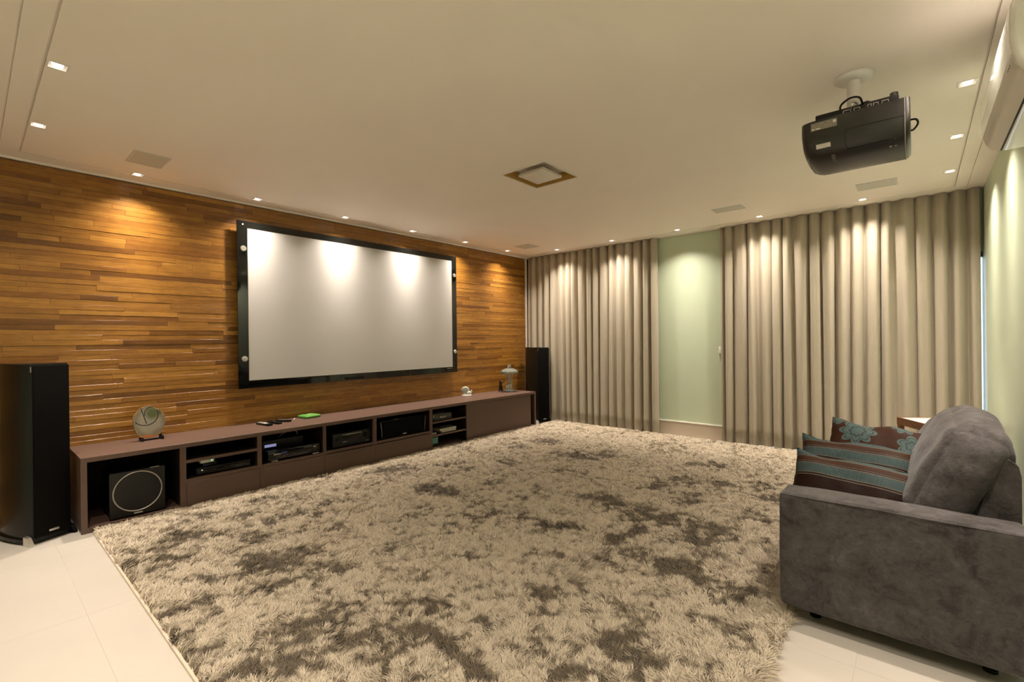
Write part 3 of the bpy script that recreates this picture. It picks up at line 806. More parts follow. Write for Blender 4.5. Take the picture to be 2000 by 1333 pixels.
# crystal carousel
k0 = (-4.57, 5.235, CT)
c = thing('crystal_carousel', 'clear faceted crystal carousel on the right cabinet end', 'crystal ornament', k0)
put('base', *lathe_g([(.085, 0), (.090, .012), (.070, .026), (.050, .032), (.045, .040)], 12, k0), 'crystal', c)
put('drum', *lathe_g([(.040, .040), (.048, .060), (.048, .095), (.038, .110)], 8, k0), 'crystal', c)
for k in range(4):
    an = k * math.pi / 2 + .5; px, py = k0[0] + .034 * math.cos(an), k0[1] + .034 * math.sin(an)
    pr = []
    for q in range(9): pr += [(.006, .110 + q * .0175), (.0115, .1185 + q * .0175)]
    pr.append((.006, .2675)); put('beaded_post', *lathe_g(pr, 6, (px, py, CT)), 'crystal', c)
put('canopy', *lathe_g([(.120, .268), (.132, .280), (.128, .300), (.100, .325), (.050, .342)], 16, k0), 'crystal', c)
for k in range(12):
    an = 2 * math.pi * k / 12; px, py = k0[0] + .118 * math.cos(an), k0[1] + .118 * math.sin(an)
    put('pendant', *lathe_g([(.002, .243), (.012, .256), (.009, .2675)], 6, (px, py, CT)), 'crystal', c)
put('finial', *box_g(k0[0] - .022, k0[0] + .022, k0[1] - .022, k0[1] + .022, CT + .342, CT + .385, .006, 1), 'crystal', c)
put('spire', *lathe_g([(.006, .385), (.004, .41), (.0015, .425)], 8, k0), 'crystal', c)
f_ = thing('bronze_figurine', 'small dark bronze figurine behind the crystal carousel', 'figurine', (-4.745, 5.235, CT))
put('foot', *lathe_g([(.040, 0), (.042, .010), (.030, .016)], 20, (-4.745, 5.235, CT)), 'bronze', f_, smooth=True)
put('body', *lathe_g([(.024, .016), (.030, .045), (.020, .085), (.023, .110), (.013, .125), (.015, .140), (.004, .152)], 20, (-4.745, 5.235, CT)), 'bronze', f_, smooth=True)
put('arm', *tube_g(smooth_path([(-4.735, 5.245, CT + .115), (-4.72, 5.275, CT + .125), (-4.715, 5.285, CT + .165)], 5), .006, 8), 'bronze', f_, smooth=True)
put('arm', *tube_g(smooth_path([(-4.745, 5.225, CT + .115), (-4.735, 5.190, CT + .135), (-4.72, 5.175, CT + .150)], 5), .006, 8), 'bronze', f_, smooth=True)

# ------------------------------------------------------------------ tower loudspeakers
def tower(label, x, y, rz):
    t = thing('tower_speaker', label, 'speaker', (x, y, 0), (0, 0, rz), group='tower loudspeakers')
    prof = [(-.020, .099), (-.06, .108), (-.12, .114), (-.18, .113), (-.24, .110), (-.30, .102), (-.37, .085), (-.42, .055)]
    poly = [(a, -b) for a, b in prof] + [(a, b) for a, b in prof[::-1]]
    put('cabinet_body', *fix_g(prism_g(poly, .035, 1.148, 'Z')), 'speaker_side', t, local=True, smooth=True, sharp=35)
    put('top_cap', *fix_g(prism_g([(a * .995, b * .98) for a, b in poly], 1.148, 1.152, 'Z')), 'black_satin', t, local=True)
    poly2 = [(-.016, -.112)] + [(a * 1.04 - .002, -b - .014) for a, b in prof] + [(a * 1.04 - .002, b + .014) for a, b in prof[::-1]] + [(-.016, .112)]
    put('base_plate', *fix_g(prism_g(poly2, .014, .035, 'Z')), 'black_satin', t, local=True)
    box('grille', -.016, .004, -.094, .096, .040, 1.143, 'black_matt', t, bevel=.004, local=True)
    box('seam', -.020, -.016, -.099, .099, .036, 1.147, 'black_gap', t, local=True)
    box('badge', .004, .007, -.025, .028, .062, .075, 'silver', t, bevel=.003, local=True)
    for sgn in (-1, 1):
        put('foot', *fix_g(prism_g([(-.050, 0), (.012, 0), (.006, .018), (-.018, .052), (-.050, .058)], sgn * .118 - .012, sgn * .118 + .012, 'Y')), 'silver' if sgn < 0 else 'black_satin', t, local=True)
        put('rear_foot', *lathe_g([(.018, 0), (.016, .014)], 14, (-.30, sgn * .085, 0)), 'black_satin', t, local=True)
    box('corner_clip', -.018, -.012, -.101, -.097, 1.10, 1.135, 'silver', t, local=True)
    return t
tower('black tower loudspeaker at the left end of the cabinet', -4.298, .362, math.radians(24))
tower('black tower loudspeaker in the far corner beside the curtain', -4.290, 5.715, math.radians(-17))

# ------------------------------------------------------------------ curtains
def curtain(name, label, x0, x1, seed, folds):
    r = random.Random(seed)
    per = (x1 - x0) / folds
    jit = [r.uniform(-.18, .18) for _ in range(folds + 2)]
    amp = [r.uniform(.030, .050) for _ in range(folds + 2)]
    drift = [r.uniform(-.35, .35) for _ in range(folds + 2)]
    NX, NZ = folds * 16, 14
    V, F = [], []
    for j in range(NZ + 1):
        z = .014 + (H - .002 - .014) * j / NZ
        dn = 1 - j / NZ
        for i in range(NX + 1):
            u = i / NX * folds; k = int(min(u, folds - 1)); f = u - k
            s = f * f * (3 - 2 * f)
            ja = jit[k] * (1 - s) + jit[k + 1] * s; am = amp[k] * (1 - s) + amp[k + 1] * s; dr = drift[k] * (1 - s) + drift[k + 1] * s
            ph = 2 * math.pi * (u + ja + dr * dn * .45)
            w = math.sin(ph); w = math.copysign(abs(w) ** .8, w)
            y = 5.974 + am * w * (.72 + .28 * min(1, dn * 3)) + .006 * math.sin(ph * 2.3 + seed)
            x = x0 + (x1 - x0) * i / NX + .012 * math.cos(ph) * (1 if 0 < i < NX else 0)
            V.append((x, y, z + (.004 * math.sin(ph * .5 + seed) if j == 0 else 0)))
    W = NX + 1
    for j in range(NZ):
        for i in range(NX):
            F.append([j * W + i, j * W + i + 1, (j + 1) * W + i + 1, (j + 1) * W + i])
    o = put(name, V, F, 'linen', smooth=True)
    md = o.modifiers.new('thick', 'SOLIDIFY'); md.thickness = .003; md.offset = 0
    return tag(o, label, 'curtain', 'beige floor length curtains')
curtain('curtain', 'narrow beige linen curtain between wood wall and green panel', -4.770, -2.600, 3, 17)
curtain('curtain', 'wide beige linen curtain between green panel and side wall', -1.795, .436, 8, 18)
hk = thing('curtain_holder', 'small pale holder with a screw beside the wide curtain', 'curtain holder', (-1.835, YB - .005, 1.10))
box('plate', -1.850, -1.820, YB - .012, YB, 1.035, 1.16, 'trim', hk, bevel=.004)
put('screw', *lathe_g([(.007, 0), (.006, -.004)], 12, (-1.835, YB - .012, 1.065), 'Y'), 'bronze', hk)

# ------------------------------------------------------------------ shaggy rug
RX0, RX1, RY0, RY1 = -4.215, -.425, .555, 5.880
rug = thing('shag_rug', 'large beige shag rug with pile shading coloured in as brown mottling', 'rug', ((RX0 + RX1) / 2, (RY0 + RY1) / 2, 0))
box('backing', RX0, RX1 - .02, RY0, RY1, .0005, .010, 'rug_back', rug)
put('binding', *box_g(RX0, RX1 - .03, RY0 - .010, RY0, .0005, .014), 'base', rug)
BL = [(-3.89,1.1,0.09),(-3.67,1.28,0.09),(-3.35,1.14,0.07),(-3.15,1.2,0.068),(-2.91,1.08,0.093),(-2.75,1.02,0.059),(-2.74,1.16,0.092),(-2.75,1.29,0.074),(-2.5,1.27,0.069),(-2.4,1.33,0.069),(-3.39,1.37,0.062),(-3.08,0.94,0.052),(-2.82,0.84,0.038),(-2.5,0.96,0.054),(-2.42,1.09,0.073),(-2.03,0.93,0.07),(-2.04,0.99,0.056),(-2.13,1.1,0.051),(-1.9,1.04,0.054),(-1.79,1.04,0.045),(-1.8,0.95,0.043),(-1.82,1.32,0.05),(-2.01,1.32,0.044),(-1.62,1.17,0.074),(-1.74,1.17,0.054),(-1.54,1.25,0.045),(-1.7,1.42,0.042),(-1.96,1.17,0.049),(-1.92,0.77,0.056),(-1.83,0.78,0.068),(-1.95,0.65,0.054),(-1.73,0.86,0.041),(-1.61,1.01,0.042),(-1.49,1.01,0.04),(-2.38,0.58,0.046),(-2.23,0.58,0.043),(-2.08,0.78,0.037),(-2.61,0.63,0.033),(-2.63,0.69,0.043),(-3.25,0.8,0.052),(-3.3,0.7,0.041),(-3.59,0.87,0.08),(-3.48,0.73,0.054),(-3.53,0.95,0.069),(-3.61,0.62,0.054),(-3.36,0.59,0.04),(-3.73,1.72,0.071),(-3.49,1.8,0.056),(-3.43,1.56,0.065),(-3.25,1.62,0.051),(-3.06,1.45,0.047),(-2.93,1.59,0.036),(-2.76,1.62,0.04),(-2.36,1.68,0.043),(-2.34,1.54,0.036),(-2.67,2.04,0.038),(-2.03,1.58,0.029),(-3.12,2.55,0.091),(-2.95,2.57,0.089),(-3.87,2.57,0.12),(-3.79,2.8,0.105),(-3.94,1.49,0.057),(-3.13,2.52,0.083),(-2.95,2.6,0.065),(-2.82,2.57,0.08),(-2.53,2.52,0.09),(-2.32,2.48,0.057),(-3.51,3.18,0.098),(-3.28,3.09,0.094),(-2.75,2.96,0.102),(-3.17,3.54,0.1),(-3.49,4.17,0.137),(-3.43,4.62,0.144),(-2.85,4.2,0.148),(-2.6,4.18,0.122),(-2.56,4.43,0.147),(-2.36,3.65,0.09),(-2.39,3.05,0.065),(-2.37,2.82,0.062),(-2.57,3.65,0.056),(-1.96,3.15,0.092),(-1.84,3.24,0.077),(-1.7,3.13,0.088),(-1.49,3.19,0.1),(-1.48,3.01,0.082),(-1.61,3.74,0.098),(-1.54,4.07,0.103),(-1.26,4.15,0.083),(-1.33,3.6,0.12),(-1.27,3.23,0.082),(-1.34,3.08,0.081),(-1.07,3.17,0.104),(-0.89,3.07,0.098),(-1.0,2.91,0.096),(-1.08,2.92,0.073),(-1.07,2.53,0.11),(-1.05,2.37,0.094),(-0.95,2.51,0.085),(-0.88,2.74,0.067),(-0.84,2.42,0.06),(-1.28,2.48,0.08),(-1.43,2.71,0.075),(-1.33,2.79,0.063),(-1.42,2.57,0.06),(-1.85,2.49,0.078),(-1.79,2.58,0.079),(-1.72,2.6,0.052),(-2.08,2.48,0.054),(-1.97,1.88,0.057),(-1.57,2.21,0.045),(-1.36,2.29,0.044),(-2.36,2.04,0.052),(-2.34,2.32,0.055),(-0.96,4.26,0.129),(-0.87,4.02,0.091),(-0.83,3.58,0.096),(-0.69,2.37,0.066),(-0.64,2.46,0.057),(-0.72,2.3,0.046),(-1.42,1.84,0.049),(-1.36,1.96,0.03),(-1.25,2.02,0.025),(-1.29,1.71,0.045),(-1.68,1.65,0.039),(-1.71,1.42,0.046),(-1.46,1.43,0.034),(-1.61,1.24,0.058),(-1.2,1.51,0.04),(-1.08,1.64,0.041),(-1.06,1.96,0.055),(-0.95,1.89,0.06),(-0.97,2.12,0.047),(-0.89,1.72,0.055),(-0.8,1.69,0.06),(-0.82,1.61,0.052),(-0.92,1.76,0.049),(-1.0,1.44,0.044),(-0.94,1.49,0.044),(-1.32,1.23,0.053),(-1.24,1.23,0.044),(-1.45,1.27,0.04),(-0.59,1.82,0.037),(-0.54,2.06,0.04),(-0.74,2.08,0.043),(-1.07,5.39,0.08),(-1.41,4.74,0.095),(-1.68,4.61,0.077)]  # dark patches: shading from the pile's lay, put into the strand colour
bl = np.array(BL)
GX, GY = 760, 1066
gx = np.linspace(RX0, RX1, GX); gy = np.linspace(RY0, RY1, GY)
def vnoise(w, h, cx, cy, seed):
    """smooth value noise on a w x h grid with cx x cy cells"""
    r = np.random.default_rng(seed).random((cy + 3, cx + 3))
    u = np.linspace(0, cx - 1e-6, w); v = np.linspace(0, cy - 1e-6, h)
    i = u.astype(int); j = v.astype(int); fu = u - i; fv = v - j
    fu = fu * fu * (3 - 2 * fu); fv = fv * fv * (3 - 2 * fv)
    a = r[np.ix_(j, i)]; b = r[np.ix_(j, i + 1)]; c = r[np.ix_(j + 1, i)]; d = r[np.ix_(j + 1, i + 1)]
    return (a * (1 - fu) + b * fu) * (1 - fv)[:, None] + (c * (1 - fu) + d * fu) * fv[:, None]
n1 = vnoise(GX, GY, 24, 34, 1); n2 = vnoise(GX, GY, 62, 88, 2); n3 = vnoise(GX, GY, 150, 212, 3); n4 = vnoise(GX, GY, 300, 424, 31); n0 = vnoise(GX, GY, 9, 13, 4)
wx_ = .09 * (vnoise(GX, GY, 40, 56, 21) - .5) + .09 * (vnoise(GX, GY, 110, 154, 22) - .5)
wy_ = .09 * (vnoise(GX, GY, 40, 56, 23) - .5) + .09 * (vnoise(GX, GY, 110, 154, 24) - .5)
field = np.zeros((GY, GX))
XX, YY = gx[None] + wx_, gy[:, None] + wy_
for bx, by, br in BL:
    br = br * .88 + .022
    field += .66 * np.exp(-(((XX - bx) ** 2 + (YY - by) ** 2) / (2 * (br * .70) ** 2)))
field = np.minimum(field, .9)
nz = .10 * n1 + .25 * n2 + .37 * n3 + .28 * n4
tone_f = 1.2 * np.minimum(field, .82) + 2.7 * (nz - .5) + .16 * (n0 - .5)
tone_f = np.clip((tone_f - .005) / .80, 0, 1)
tone_f = tone_f * tone_f * (3 - 2 * tone_f)
lay_f = 2.3 + 1.5 * (vnoise(GX, GY, 14, 20, 5) - .5) + 2.2 * (vnoise(GX, GY, 44, 62, 6) - .5) + 3.6 * (vnoise(GX, GY, 120, 168, 9) - .5)
def samp(fl_, x, y):
    i = np.clip(((x - RX0) / (RX1 - RX0) * (GX - 1)), 0, GX - 1.001); j = np.clip(((y - RY0) / (RY1 - RY0) * (GY - 1)), 0, GY - 1.001)
    i0 = i.astype(int); j0 = j.astype(int); fu = i - i0; fv = j - j0
    return (fl_[j0, i0] * (1 - fu) + fl_[j0, i0 + 1] * fu) * (1 - fv) + (fl_[j0 + 1, i0] * (1 - fu) + fl_[j0 + 1, i0 + 1] * fu) * fv
NB = 1500000
px = rng.uniform(RX0, RX1, NB); py = rng.uniform(RY0, RY1, NB)
dist = np.sqrt(px ** 2 + py ** 2)
keep = rng.random(NB) < np.clip((2.1 / dist) ** 1.25, .12, 1.0)
px, py, dist = px[keep], py[keep], dist[keep]
NB = len(px)
# gather neighbouring strands into tufts
cell = .016
tx = (np.floor(px / cell) + .5) * cell + cell * .35 * np.sin(np.floor(px / cell) * 12.9 + np.floor(py / cell) * 78.2)
ty = (np.floor(py / cell) + .5) * cell + cell * .35 * np.sin(np.floor(px / cell) * 39.3 + np.floor(py / cell) * 11.1)
tone = samp(tone_f, px, py); lay = samp(lay_f, tx, ty) + rng.normal(0, .45, NB)
hgt = (.030 + .010 * rng.random(NB)) * (1 - .22 * samp(n2, px, py)) * (1 - .18 * tone)
out = .020 + .016 * rng.random(NB)
edge = np.minimum.reduce([px - RX0, RX1 - px, py - RY0, RY1 - py])
wd = .0016 * np.clip((dist / 2.1) ** .85, 1, 4.0) * (.8 + .5 * rng.random(NB))
dx, dy = np.cos(lay), np.sin(lay)
# blades lean along the lay and pull toward their tuft's tip
mxx = px + dx * out * .35; myy = py + dy * out * .35
ttx = (px * .45 + tx * .55) + dx * out; tty = (py * .45 + ty * .55) + dy * out
ov = np.clip(1 - (RX1 - px) / .05, 0, 1) ** 2
ttx = ttx + ov * (.012 + .035 * rng.random(NB)); tty = tty + ov * rng.normal(0, .012, NB); hgt = hgt * (1 - .75 * ov)
ttx = np.minimum(np.maximum(ttx, CF + .008), RX1 + .07); tty = np.minimum(np.maximum(tty, RY0 - .010), RY1 + .01)
mxx = np.maximum(mxx, CF + .006)
sa = rng.uniform(0, 2 * math.pi, NB); wx, wy = np.cos(sa) * wd, np.sin(sa) * wd
z0_ = np.full(NB, .010)
P = np.empty((NB, 5, 3))
P[:, 0] = np.stack([px - wx, py - wy, z0_], 1); P[:, 1] = np.stack([px + wx, py + wy, z0_], 1)
P[:, 2] = np.stack([mxx - wx * .9, myy - wy * .9, .010 + hgt * .68], 1); P[:, 3] = np.stack([mxx + wx * .9, myy + wy * .9, .010 + hgt * .68], 1)
P[:, 4] = np.stack([ttx, tty, .010 + hgt * .92], 1)
base_i = (np.arange(NB) * 5)[:, None]
loops = np.concatenate([base_i + np.array([0, 1, 3, 2]), base_i + np.array([2, 3, 4])], 1).astype(np.int32).ravel()
starts = (np.arange(NB)[:, None] * 7 + np.array([0, 4])).astype(np.int32).ravel()
me = bpy.data.meshes.new('pile')
cen = np.array([(RX0 + RX1) / 2, (RY0 + RY1) / 2, 0.0])
me.vertices.add(NB * 5); me.vertices.foreach_set('co', (P - cen).astype(np.float32).ravel())
me.loops.add(len(loops)); me.loops.foreach_set('vertex_index', loops)
me.polygons.add(NB * 2); me.polygons.foreach_set('loop_start', starts)
me.update(calc_edges=True)
me.polygons.foreach_set('use_smooth', np.ones(NB * 2, dtype=bool))
at = me.attributes.new('tone', 'FLOAT', 'POINT')
tv = np.clip(tone + rng.normal(0, .07, NB), 0, 1)
at.data.foreach_set('value', np.repeat(tv, 5).astype(np.float32))
me.materials.append(MAT['pile'])
pile = bpy.data.objects.new('pile', me); COL.objects.link(pile); pile.location = cen; attach(pile, rug); pile['kind'] = 'stuff'

# ------------------------------------------------------------------ sofa
S0, S1 = 2.380, 4.350
sofa = thing('sofa', 'mottled grey suede sofa along the pale green side wall', 'sofa', (-.09, 3.365, 0))
def padded(name, g, mat='suede'): return put(name, *g, mat, sofa, smooth=True)
for a, b in ((S0, S0 + .172), (S1 - .172, S1)):
    padded('arm', soft_box_g((-.092, (a + b) / 2, .322), (.770, b - a, .505), .020, 22, (.006, .004, .010), .0028, 7, a))
    pts = smooth_path([(-.466, a + .006, .5665), (-.09, a - .0015, .5695), (.285, a + .006, .5665)], 8)
    put('arm_piping', *tube_g(pts, .0032, 6), 'suede', sofa, smooth=True)
box('seat_base', -.452, .26, S0 + .172, S1 - .172, .075, .285, 'suede', sofa, bevel=.02)
for a, b in ((S0 + .174, 3.362), (3.368, S1 - .174)):
    padded('seat_cushion', soft_box_g((-.165, (a + b) / 2, .350), (.62, b - a, .130), .035, 14, (.006, 0, .016), .003, 6, b))
V, F = fix_g(prism_g([(.105, .10), (.292, .10), (.292, .735), (.285, .772), (.262, .795), (.245, .795), (.222, .760), (.175, .560), (.150, .44)], S0 + .186, S1 - .168, 'Y'))
put('back_frame', V, F, 'suede', sofa, smooth=True, sharp=28)
for a, b, sd, zc, hh in ((S0 + .176, 3.350, 1.0, .672, .465), (3.362, S1 - .178, 4.0, .575, .37)):
    padded('back_cushion', soft_box_g((.118, (a + b) / 2, zc), (.215, b - a, hh), .080, 26, (.034, .040, .045), .009, 8, sd, ('Y', math.radians(23))))
for x in (-.36, .20):
    for y in (S0 + .13, S1 - .13):
        put('foot', *lathe_g([(.022, .0005), (.026, .072)], 14, (x, y, 0)), 'black_satin', sofa)

# scatter cushions
def pillow_g(W, Hh, T, seed):
    n = 30; V, F = [], []
    for side in (1, -1):
        for j in range(n + 1):
            for i in range(n + 1):
                u, v = -1 + 2 * i / n, -1 + 2 * j / n
                x = W / 2 * u * (1 - .07 * (1 - v * v)); y = Hh / 2 * v * (1 - .085 * (1 - u * u)) + .010 * math.sin(u * 5 + seed) * (v > 0) * v
                th = T / 2 * (max(0, 1 - u ** 4) ** .55) * (max(0, 1 - v ** 4) ** .55)
                q = Vector((x * 9 + seed, y * 9, side))
                th *= 1 + .22 * mnoise.noise(q) ; x += .004 * mnoise.noise(q * 2.2); y += .008 * mnoise.noise(q * 1.3 + Vector((3, 1, 0)))
                th += (.004 * mnoise.noise(q * 3)) * (1 - u * u) * (1 - v * v)
                V.append((x, y, side * th))
    W1 = n + 1; off = W1 * W1
    for j in range(n):
        for i in range(n):
            a = j * W1 + i; F.append([a, a + 1, a + W1 + 1, a + W1]); F.append([off + a, off + a + W1, off + a + W1 + 1, off + a + 1])
    bm = bmesh.new(); vs = [bm.verts.new(v) for v in V]
    for f in F: bm.faces.new([vs[i] for i in f])
    edge = [v for v in bm.verts if v.is_boundary]
    bmesh.ops.remove_doubles(bm, verts=edge, dist=.0022); bm.verts.index_update()
    return from_bm(bm)
def pillow(label, mat, top_l, top_r, tilt, W, Hh, T, seed):
    """top_l, top_r: upper corners in the room; tilt: degrees from lying flat"""
    a, b = Vector(top_l), Vector(top_r); x = (b - a).normalized()
    back = Vector((0, 0, 1)).cross(x).normalized()
    y = (back * math.cos(tilt) + Vector((0, 0, 1)) * math.sin(tilt)).normalized()
    z = x.cross(y).normalized(); y = z.cross(x)
    c = (a + b) / 2 - y * Hh / 2
    R3 = Matrix((x, y, z)).transposed()
    o = put('throw_pillow', *pillow_g(W, Hh, T, seed), mat, smooth=True)
    o.location = c; o.rotation_euler = R3.to_euler()
    return tag(o, label, 'pillow', 'throw pillows stacked on the sofa')
pillow('striped brown and turquoise throw pillow nearest the sofa arm', 'stripes', (-.468, 2.815, .688), (.012, 2.800, .652), math.radians(52), .50, .37, .12, 1.0)
pillow('striped throw pillow between the near striped one and the floral one', 'stripes', (-.474, 3.000, .736), (.000, 2.985, .722), math.radians(52), .49, .38, .115, 7.0)
pillow('brown throw pillow with turquoise flowers', 'floral', (-.350, 3.225, .806), (.070, 3.190, .775), math.radians(50), .46, .44, .13, 13.0)

# ------------------------------------------------------------------ side table past the sofa
tz = .605
st = thing('side_table', 'small white topped side table with wooden frame behind the sofa', 'table', (.145, 4.875, 0), (0, 0, math.radians(32)))
q = .200
box('table_top', -q + .012, q - .012, -q + .012, q - .012, tz - .018, tz, 'marble', st, bevel=.002, local=True)
for a in ((-q, q, -q, -q + .012), (-q, q, q - .012, q), (-q, -q + .012, -q + .012, q - .012), (q - .012, q, -q + .012, q - .012)):
    box('rail', *a, tz - .055, tz + .003, 'table_wood', st, local=True)
for sx_ in (-1, 1):
    for sy_ in (-1, 1):
        box('leg', sx_ * (q - .018) - .017, sx_ * (q - .018) + .017, sy_ * (q - .018) - .017, sy_ * (q - .018) + .017, 0.0005, tz - .055, 'table_wood', st, bevel=.002, local=True)

# ------------------------------------------------------------------ ceiling projector
p = thing('projector', 'black video projector hanging upside down from the ceiling', 'projector', (-.225, 2.985, 2.15))
px0, px1 = -.412, -.036
sec = [(2.782, 2.350), (2.776, 2.300), (2.778, 2.255), (2.788, 2.225), (2.806, 2.196), (2.835, 2.172), (2.880, 2.156), (2.945, 2.148), (3.025, 2.148), (3.090, 2.156), (3.135, 2.172), (3.164, 2.196), (3.182, 2.225), (3.192, 2.255), (3.194, 2.300), (3.188, 2.350)]
cy, cz = 2.985, 2.34
V, F = [], []
rings = [(px0 - .028, .60), (px0 - .026, .70), (px0 - .019, .81), (px0 - .008, .895), (px0 + .010, .96), (px0 + .034, .995), (px0 + .06, 1.0), (px1, 1.0), (px1 + .010, .97), (px1 + .018, .92), (px1 + .020, .86)]
ns = len(sec)
for xx, sc in rings:
    for a, b in sec: V.append((xx, cy + (a - cy) * (1 - (1 - sc) * .35), cz + (b - cz) * sc))
for i in range(len(rings) - 1):
    for k in range(ns):
        F.append([i * ns + k, i * ns + (k + 1) % ns, (i + 1) * ns + (k + 1) % ns, (i + 1) * ns + k])
F += [list(range(ns)), [(len(rings) - 1) * ns + k for k in range(ns)]]
put('shell', *fix_g((V, F)), 'proj', p, smooth=True, sharp=50)
for xx, sc in ((px0 - .006, .918), (px1 + .001, 1.002)):
    pts = [(xx, cy + (a - cy) * sc, cz + (b - cz) * sc) for a, b in sec]
    put('rim', *tube_g(pts, .0016, 6), 'print_grey', p, smooth=True)
box('base_box', px0 + .028, px1 - .020, 2.825, 3.150, 2.350, 2.392, 'proj_side', p, bevel=.006)
put('vent', *box_g(px0 - .030, px0 - .026, 2.86, 2.96, 2.24, 2.335), 'proj_side', p)
ln = put('lens_barrel', *lathe_g([(.048, 0), (.048, -.014), (.041, -.018), (.038, -.010), (.010, -.008)], 32, (px0 - .018, 3.045, 2.285), 'X'), 'black_gloss', p, smooth=True, sharp=40)
for x0_, x1_ in ((-.268, -.236), (-.118, -.092), (-.150, -.130), (-.172, -.156), (-.225, -.20)):
    w = .0022
    put('socket', *join_g(box_g(x0_, x1_, 2.822, 2.826, 2.362, 2.362 + w), box_g(x0_, x1_, 2.822, 2.826, 2.376, 2.376 + w), box_g(x0_, x0_ + w, 2.822, 2.826, 2.362, 2.378), box_g(x1_ - w, x1_, 2.822, 2.826, 2.362, 2.378)), 'silver', p)
put('mount_knob', *lathe_g([(.016, 2.392), (.016, 2.412), (.010, 2.416)], 18, (px1 - .038, 2.86, 0)), 'proj', p, smooth=True, sharp=40)
put('lamp_door_seam', *tube_g(smooth_path([(px1, 2.7765, 2.268), (-.230, 2.7765, 2.268), (-.250, 2.7768, 2.262), (-.258, 2.778, 2.248), (-.256, 2.795, 2.206), (-.248, 2.812, 2.186), (-.235, 2.816, 2.183), (px1, 2.816, 2.183)], 6), .0013, 6), 'black_gap', p)
box('rating_label', -.396, -.288, 2.7755, 2.781, 2.298, 2.336, 'label', p)
put('label_print', *join_g(box_g(-.304, -.292, 2.7750, 2.7758, 2.318, 2.330), box_g(-.392, -.380, 2.7750, 2.7758, 2.302, 2.308), box_g(-.376, -.356, 2.7750, 2.7758, 2.302, 2.307)), 'sticker', p)
V = [(-.376, 2.7835, 2.229), (-.316, 2.7835, 2.229), (-.316, 2.7935, 2.210), (-.376, 2.7935, 2.210)]
o_ = (0, -.0022, -.0016); V += [(a + o_[0], b + o_[1], c + o_[2]) for a, b, c in V]
put('white_sticker', *fix_g((V, [[0, 1, 2, 3], [4, 5, 6, 7], [0, 1, 5, 4], [1, 2, 6, 5], [2, 3, 7, 6], [3, 0, 4, 7]])), 'sticker', p)
text('logo', 'SONY', .022, 'label', (-.310, 2.846, 2.1655), (.0, .93, -.32), (1, 0, 0), p)
for xx in (-.092, -.074): put('indicator', *box_g(xx, xx + .009, 2.852, 2.858, 2.161, 2.1655), 'print_grey', p)
put('ceiling_flange', *lathe_g([(.062, 2.5995), (.084, 2.5985), (.082, 2.590), (.066, 2.578), (.034, 2.576)], 40, (-.238, 2.985, 0)), 'white_plastic', p, smooth=True, sharp=40)
put('pole', *lathe_g([(.029, 2.392), (.029, 2.577)], 28, (-.238, 2.985, 0)), 'white_plastic', p, smooth=True, sharp=40)
cable = smooth_path([(-.190, 2.83, 2.385), (-.200, 2.80, 2.412), (-.235, 2.80, 2.422), (-.275, 2.84, 2.418), (-.285, 2.90, 2.416), (-.262, 2.935, 2.418), (-.215, 2.93, 2.424), (-.180, 2.88, 2.415), (-.160, 2.84, 2.390)], 6)
put('cable', *tube_g(cable, .0048, 8), 'black_satin', p, smooth=True)
put('cable', *tube_g(smooth_path([(-.236, 2.82, 2.376), (-.232, 2.80, 2.388), (-.222, 2.81, 2.402), (-.21, 2.83, 2.396)], 5), .0042, 8), 'silver', p, smooth=True)
put('rear_cable', *tube_g(smooth_path([(px1 + .016, 2.95, 2.30), (px1 + .040, 2.945, 2.295), (px1 + .046, 2.945, 2.272), (px1 + .030, 2.95, 2.250), (px1 + .016, 2.95, 2.250)], 5), .0045, 8), 'black_satin', p, smooth=True)

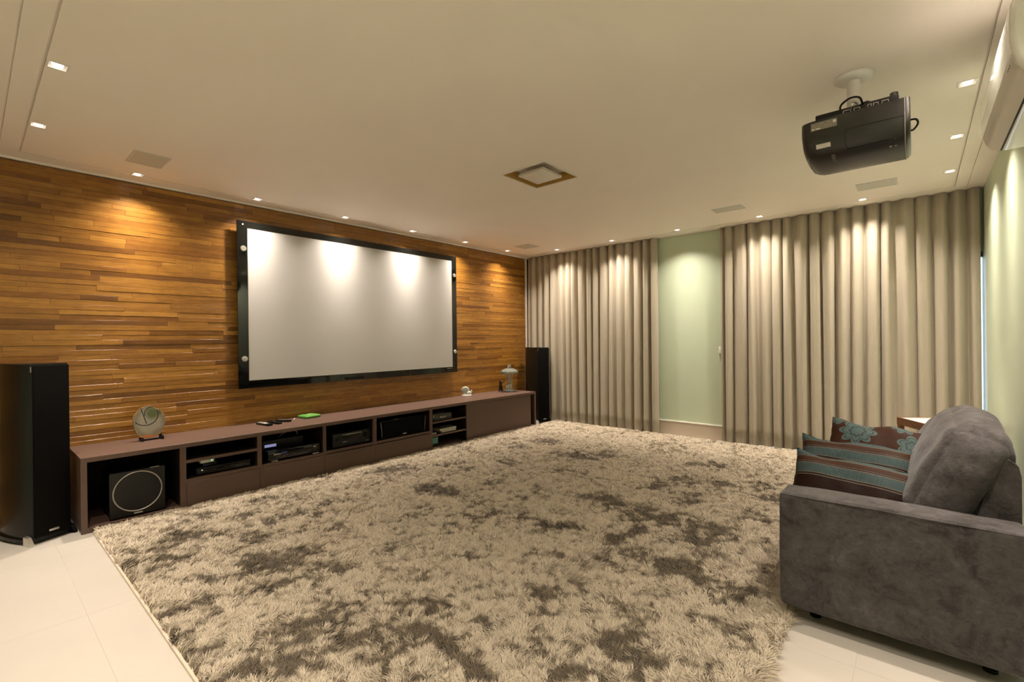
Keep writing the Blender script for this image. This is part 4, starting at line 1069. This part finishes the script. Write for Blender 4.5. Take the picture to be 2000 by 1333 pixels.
# ------------------------------------------------------------------ air conditioner
ac = thing('air_conditioner', 'glossy white split air conditioner high on the green wall', 'air conditioner', (.35, 2.735, 2.136))
AY0, AY1 = 2.285, 3.205
prof = [(.461, 2.445), (.330, 2.445), (.285, 2.436), (.258, 2.414), (.247, 2.380), (.243, 2.320), (.243, 2.262), (.247, 2.215), (.258, 2.178), (.276, 2.152), (.303, 2.140), (.400, 2.140), (.440, 2.150), (.461, 2.165)]
n = len(prof); V, F = [], []
cxx, czz = .40, 2.29
ends = [(AY0 - .016, .90), (AY0 - .011, .955), (AY0, .99), (AY0 + .012, 1), (AY1 - .012, 1), (AY1, .99), (AY1 + .011, .955), (AY1 + .016, .90)]
for yy, sc in ends:
    for a, b in prof: V.append((a if a > .455 else cxx + (a - cxx) * sc, yy, czz + (b - czz) * sc))
for i in range(len(ends) - 1):
    for k in range(n): F.append([i * n + k, i * n + (k + 1) % n, (i + 1) * n + (k + 1) % n, (i + 1) * n + k])
F += [list(range(n)), [(len(ends) - 1) * n + k for k in range(n)]]
put('body', *fix_g((V, F)), 'ac', ac, smooth=True, sharp=50)
fp = [(.2855, 2.438), (.2575, 2.4155), (.2455, 2.381), (.2405, 2.320), (.2405, 2.262), (.2445, 2.214)]
fi = [(a + .004, b) for a, b in fp[::-1]]
put('front_panel', *fix_g(prism_g(fp + fi, AY0 + .020, AY1 - .010, 'Y')), 'ac', ac, smooth=True, sharp=50)
put('under_panel', *fix_g(prism_g([(.2475, 2.2065), (.2565, 2.177), (.2745, 2.1505), (.3015, 2.1378), (.3025, 2.141), (.277, 2.155), (.260, 2.179), (.251, 2.208)], AY0 + .020, AY1 - .010, 'Y')), 'ac_panel', ac, smooth=True, sharp=40)
box('air_gap', .3035, .3095, AY0 + .03, AY1 - .012, 2.1388, 2.1405, 'black_gap', ac)
put('louver', *fix_g(prism_g([(.3105, 2.1395), (.3105, 2.1372), (.330, 2.1345), (.365, 2.1345), (.386, 2.1372), (.386, 2.1395)], AY0 + .04, AY1 - .016, 'Y')), 'ac', ac, smooth=True, sharp=40)
box('air_gap', .3885, .3935, AY0 + .04, AY1 - .05, 2.1388, 2.1405, 'black_gap', ac)
for k in range(3): put('indicator', *box_g(.2480, .2500, AY0 + .075 + k * .022, AY0 + .083 + k * .022, 2.196, 2.2015), 'print_grey', ac)
